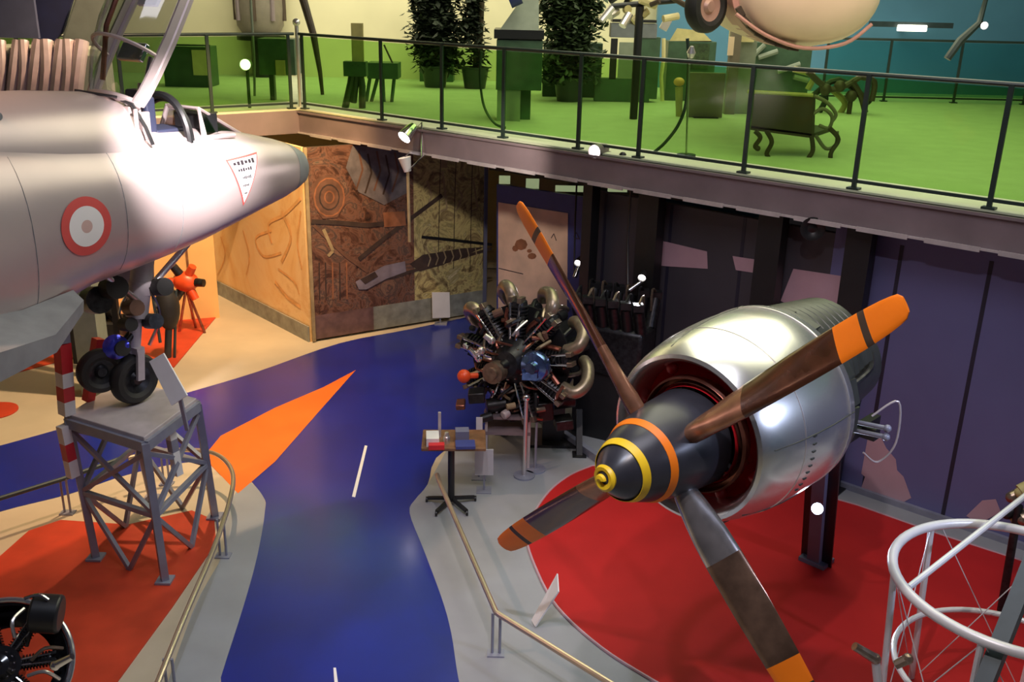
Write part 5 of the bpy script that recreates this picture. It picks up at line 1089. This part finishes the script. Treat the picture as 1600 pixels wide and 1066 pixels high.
m_ = MB(); m_.box(Y(1142, 72, p.y - .08), (.09, .02, .28)); build('pale_face', m_, 'hull', t, smooth=False)
t, yy = upbox('display_case', 1150, 1172, 62, 178, .4, 'grey_green', 'narrow pale green case right of the wooden post', 'display case')
m_ = MB(); sub(t, 'case_top', 1148, 1178, 44, 66, yy - .05, .4, 'column')
t, yy = upbox('display_case', 1180, 1262, 66, 140, .5, 'case_green', 'wide dark olive case directly under the pink hull and behind the bench', 'display case', foot=162)
for (x0, y0, x1, y1) in [(1185, 90, 1215, 80), (1195, 70, 1178, 86), (1215, 112, 1250, 100), (1240, 120, 1262, 126)]:
    m_ = MB(); m_.cyl(Y(x0, y0, yy - .08), Y(x1, y1, yy - .08), .045, n=8); build('pale_pipe', m_, 'grey_green', t)
# pink and cream aircraft hull hanging above, with its wheel
HZ = 12.4; t = thing('hanging_hull', Y(1255, 40, HZ), 'cream and pink rounded aircraft hull hanging over the gallery, cut by the top edge', 'aircraft')
cH = Y(1250, -12, HZ); rings = []
a_ = (Y(1372, 0, HZ) - Y(1140, 0, HZ)).length / 2; bz = (Y(1255, -12, HZ) - Y(1255, 74, HZ)).z
for k in range(9):
    dy = [-.55, -.50, -.35, -.1, .3, .8, 1.4, 2.1, 2.9][k]; s_ = [.05, .45, .78, .94, 1.0, 1.0, .97, .93, .85][k]
    rings.append([cH + V((a_ * s_ * math.copysign(abs(math.cos(q)) ** .9, math.cos(q)), dy - .3, bz * s_ * math.sin(q))) for q in [2 * PI * i / 36 for i in range(36)]])
m_ = MB(); m_.loft(rings); build('hull_shell', m_, 'hull', t)
m_ = MB(); m_.loft([[cH + V((a_ * 1.01 * math.cos(q), dy, bz * 1.02 * math.sin(q))) for q in [PI + .05 + (PI * .45) * i / 14 for i in range(15)]] + [cH + V((a_ * .93 * math.cos(q), dy, bz * .90 * math.sin(q))) for q in [PI + .05 + (PI * .45) * (14 - i) / 14 for i in range(15)]] for dy in (-.42, .3)]); build('rose_fairing', m_, 'hull_rose', t)
for k in range(7):
    q = PI * 1.12 + k * .17; m_ = MB(); m_.box(cH + V((a_ * .97 * math.cos(q), -.52, bz * .99 * math.sin(q))), (.12, .10, .06), (-math.sin(q), 0, math.cos(q) * .6)); build('skid_block', m_, 'brown_dark', t)
m_ = MB(); m_.tube([Y(1150, 22, HZ - .62), Y(1195, 54, HZ - .62), Y(1255, 75, HZ - .60), Y(1320, 68, HZ - .55), Y(1362, 38, HZ - .5)], .022, 8, smooth=5); build('keel_tube', m_, 'hull_rose', t)
m_ = MB()
for dx in (-.5, .5): m_.cyl(cH + V((dx, 1.5, bz * .5)), (cH.x + dx, cH.y + 1.5, 8.84), .012, n=6)
build('hanging_wire', m_, 'silver', t)
D('hub_rose', (.62, .36, .30), .4, .3, var=.1)
wheel('wheel', Y(1103, 10, HZ - .3), V((.62, -.78, 0)), .30, .20, t, hub='hub_rose')
m_ = MB(); m_.cyl(Y(1108, 10, HZ - .1), Y(1165, 0, HZ + .2), .05); build('axle', m_, 'hull_rose', t)
# tangle of engine parts left of the wheel, at the top edge
yy = 15.0; t = thing('engine_fragment', gz(1000, 172) * 1, 'tangle of pale and dark engine parts at the top edge left of the hanging wheel', 'engine'); rnd = random.Random(11)
for k in range(18):
    a = Y(rnd.uniform(955, 1065), rnd.uniform(-12, 32), yy + rnd.uniform(-.2, .2)); b = a + V((rnd.uniform(-.25, .25), rnd.uniform(-.1, .1), rnd.uniform(-.2, .2))); m_ = MB(); m_.cyl(a, b, rnd.uniform(.03, .08), n=10); build('engine_part', m_, ['brown_dark', 'column', 'black', 'silver', 'khaki'][k % 5], t)
m_ = MB(); m_.cyl((Y(1000, 20, yy).x, yy, FZ), Y(1000, 10, yy), .06).cyl(Y(955, 10, yy), Y(1065, 0, yy), .04); build('stand', m_, 'black', t)
# ceiling strip lights far right and spot on a diagonal arm
t = thing('strip_light', (0, 0, 0), '', 'light') if False else None
c = Y(1425, 44, 19.8); t = thing('strip_light', c, 'small glowing strip light on the blue wall at the upper right', 'light'); m_ = MB(); m_.box(c, (.55, .12, .12)); build('diffuser', m_, 'light_panel', t, smooth=False, bevel=.02)
m_ = MB(); m_.box(c + V((0, .08, .06)), (1.6, .1, .10)).bar(c + V((0, .1, 0)), V((c.x, 20.49, c.z)), .06, .06); build('housing', m_, 'teal_metal', t, smooth=False)
c = Y(1538, 40, 13.0); t = lampobj('spotlight', c, V((-.1, -1, -.1)), .05, .14, 'bright little lamp on a dark slanting arm at the upper right', 'lamp_hot', 'black')
m_ = MB(); m_.tube([Y(1480, 92, 13.0), Y(1500, 64, 13.0), Y(1530, 36, 13.05), Y(1540, 0, 13.1), Y(1542, -30, 13.1)], [.05, .055, .04, .03, .03], 8); build('slanting_arm', m_, 'rail_dark', t)
m_ = MB(); m_.cyl(Y(1542, -30, 13.1), (Y(1542, -30, 13.1).x, 13.1, 8.85), .02); build('drop_rod', m_, 'black', t)
# far left: silver exhaust cluster and dark blue banner above the jet spine
D('pipe_rose', (.50, .40, .42), .35, .5)
yy = 11.6; t = thing('exhaust_cluster', (Y(60, 100, yy).x, yy + .25, 0), 'cluster of pinkish silver exhaust pipes standing behind the jet spine at far left', 'engine')
for k, x in enumerate((2, 22, 38, 56, 74, 92, 108, 122)):
    m_ = MB(); m_.tube([Y(x - 6, 168, yy), Y(x, 110, yy), Y(x + (6 if k % 2 else -2), 64, yy + .1)], .062 if k < 3 else .08, 10, smooth=3); build('exhaust_pipe', m_, 'pipe_rose', t)
m_ = MB(); m_.box((Y(66, 60, yy).x, yy + .25, 3.95), (1.3, .3, .9)); build('engine_body', m_, 'grey_green', t, smooth=False, bevel=.1); m_ = MB(); m_.box((Y(66, 60, yy).x, yy + .25, 1.78), (.3, .3, 3.56)); build('pillar', m_, 'grey_green', t, smooth=False)
D('slate_cloth', (.060, .070, .14), .8); D('navy_cloth', (.006, .010, .055), .8); D('fin_grey', (.12, .14, .13), .5)
t = thing('hanging_banner', Y(55, 30, 12.3), 'slate and navy blue banner at the top left corner', 'banner')
a, b = Y(-30, -20, 12.3), Y(62, 60, 12.3); m_ = MB(); m_.box(((a.x + b.x) / 2, 12.3, (a.z + b.z) / 2 + .3), (b.x - a.x, .05, a.z - b.z + .6)); build('slate_cloth', m_, 'slate_cloth', t, smooth=False)
m_ = MB(); p_ = [Y(50, -30, 12.42), Y(122, -30, 12.42), Y(98, 50, 12.42), Y(78, 72, 12.42), Y(50, 58, 12.42)]; m_.slab(p_, (0, 1, 0), .05); build('navy_cloth', m_, 'navy_cloth', t, smooth=False)
m_ = MB(); m_.cyl((a.x, 12.36, a.z + .58), (Y(122, -30, 12.36).x, 12.36, a.z + .58), .03).cyl(((a.x + b.x) / 2, 12.36, a.z + .58), ((a.x + b.x) / 2, 12.36, 8.85), .01); build('hanging_rod', m_, 'black', t)
yy = 12.3; t = thing('grey_fin', (Y(140, 100, yy).x, yy + .2, 0), 'grey green tapering tail fin behind the jet, left of the raised canopy', 'aircraft part')
p_ = [Y(70, 165, yy), Y(150, 165, yy), Y(172, -20, yy), Y(122, -20, yy), Y(98, 52, yy)]; m_ = MB(); m_.loft([p_, [q + V((0, .15, 0)) for q in p_]]); build('fin', m_, 'fin_grey', t, smooth=False, bevel=.03)
m_ = MB(); m_.bar(V((p_[0].x + .1, yy + .08, 0)), p_[0] + V((.1, .08, .0)), .08, .08).bar(V((p_[1].x - .1, yy + .08, 0)), p_[1] + V((-.1, .08, 0)), .08, .08); build('fin_stand', m_, 'black', t, smooth=False)
# yellow lit window shape on end wall and soft pale panels
m_ = None
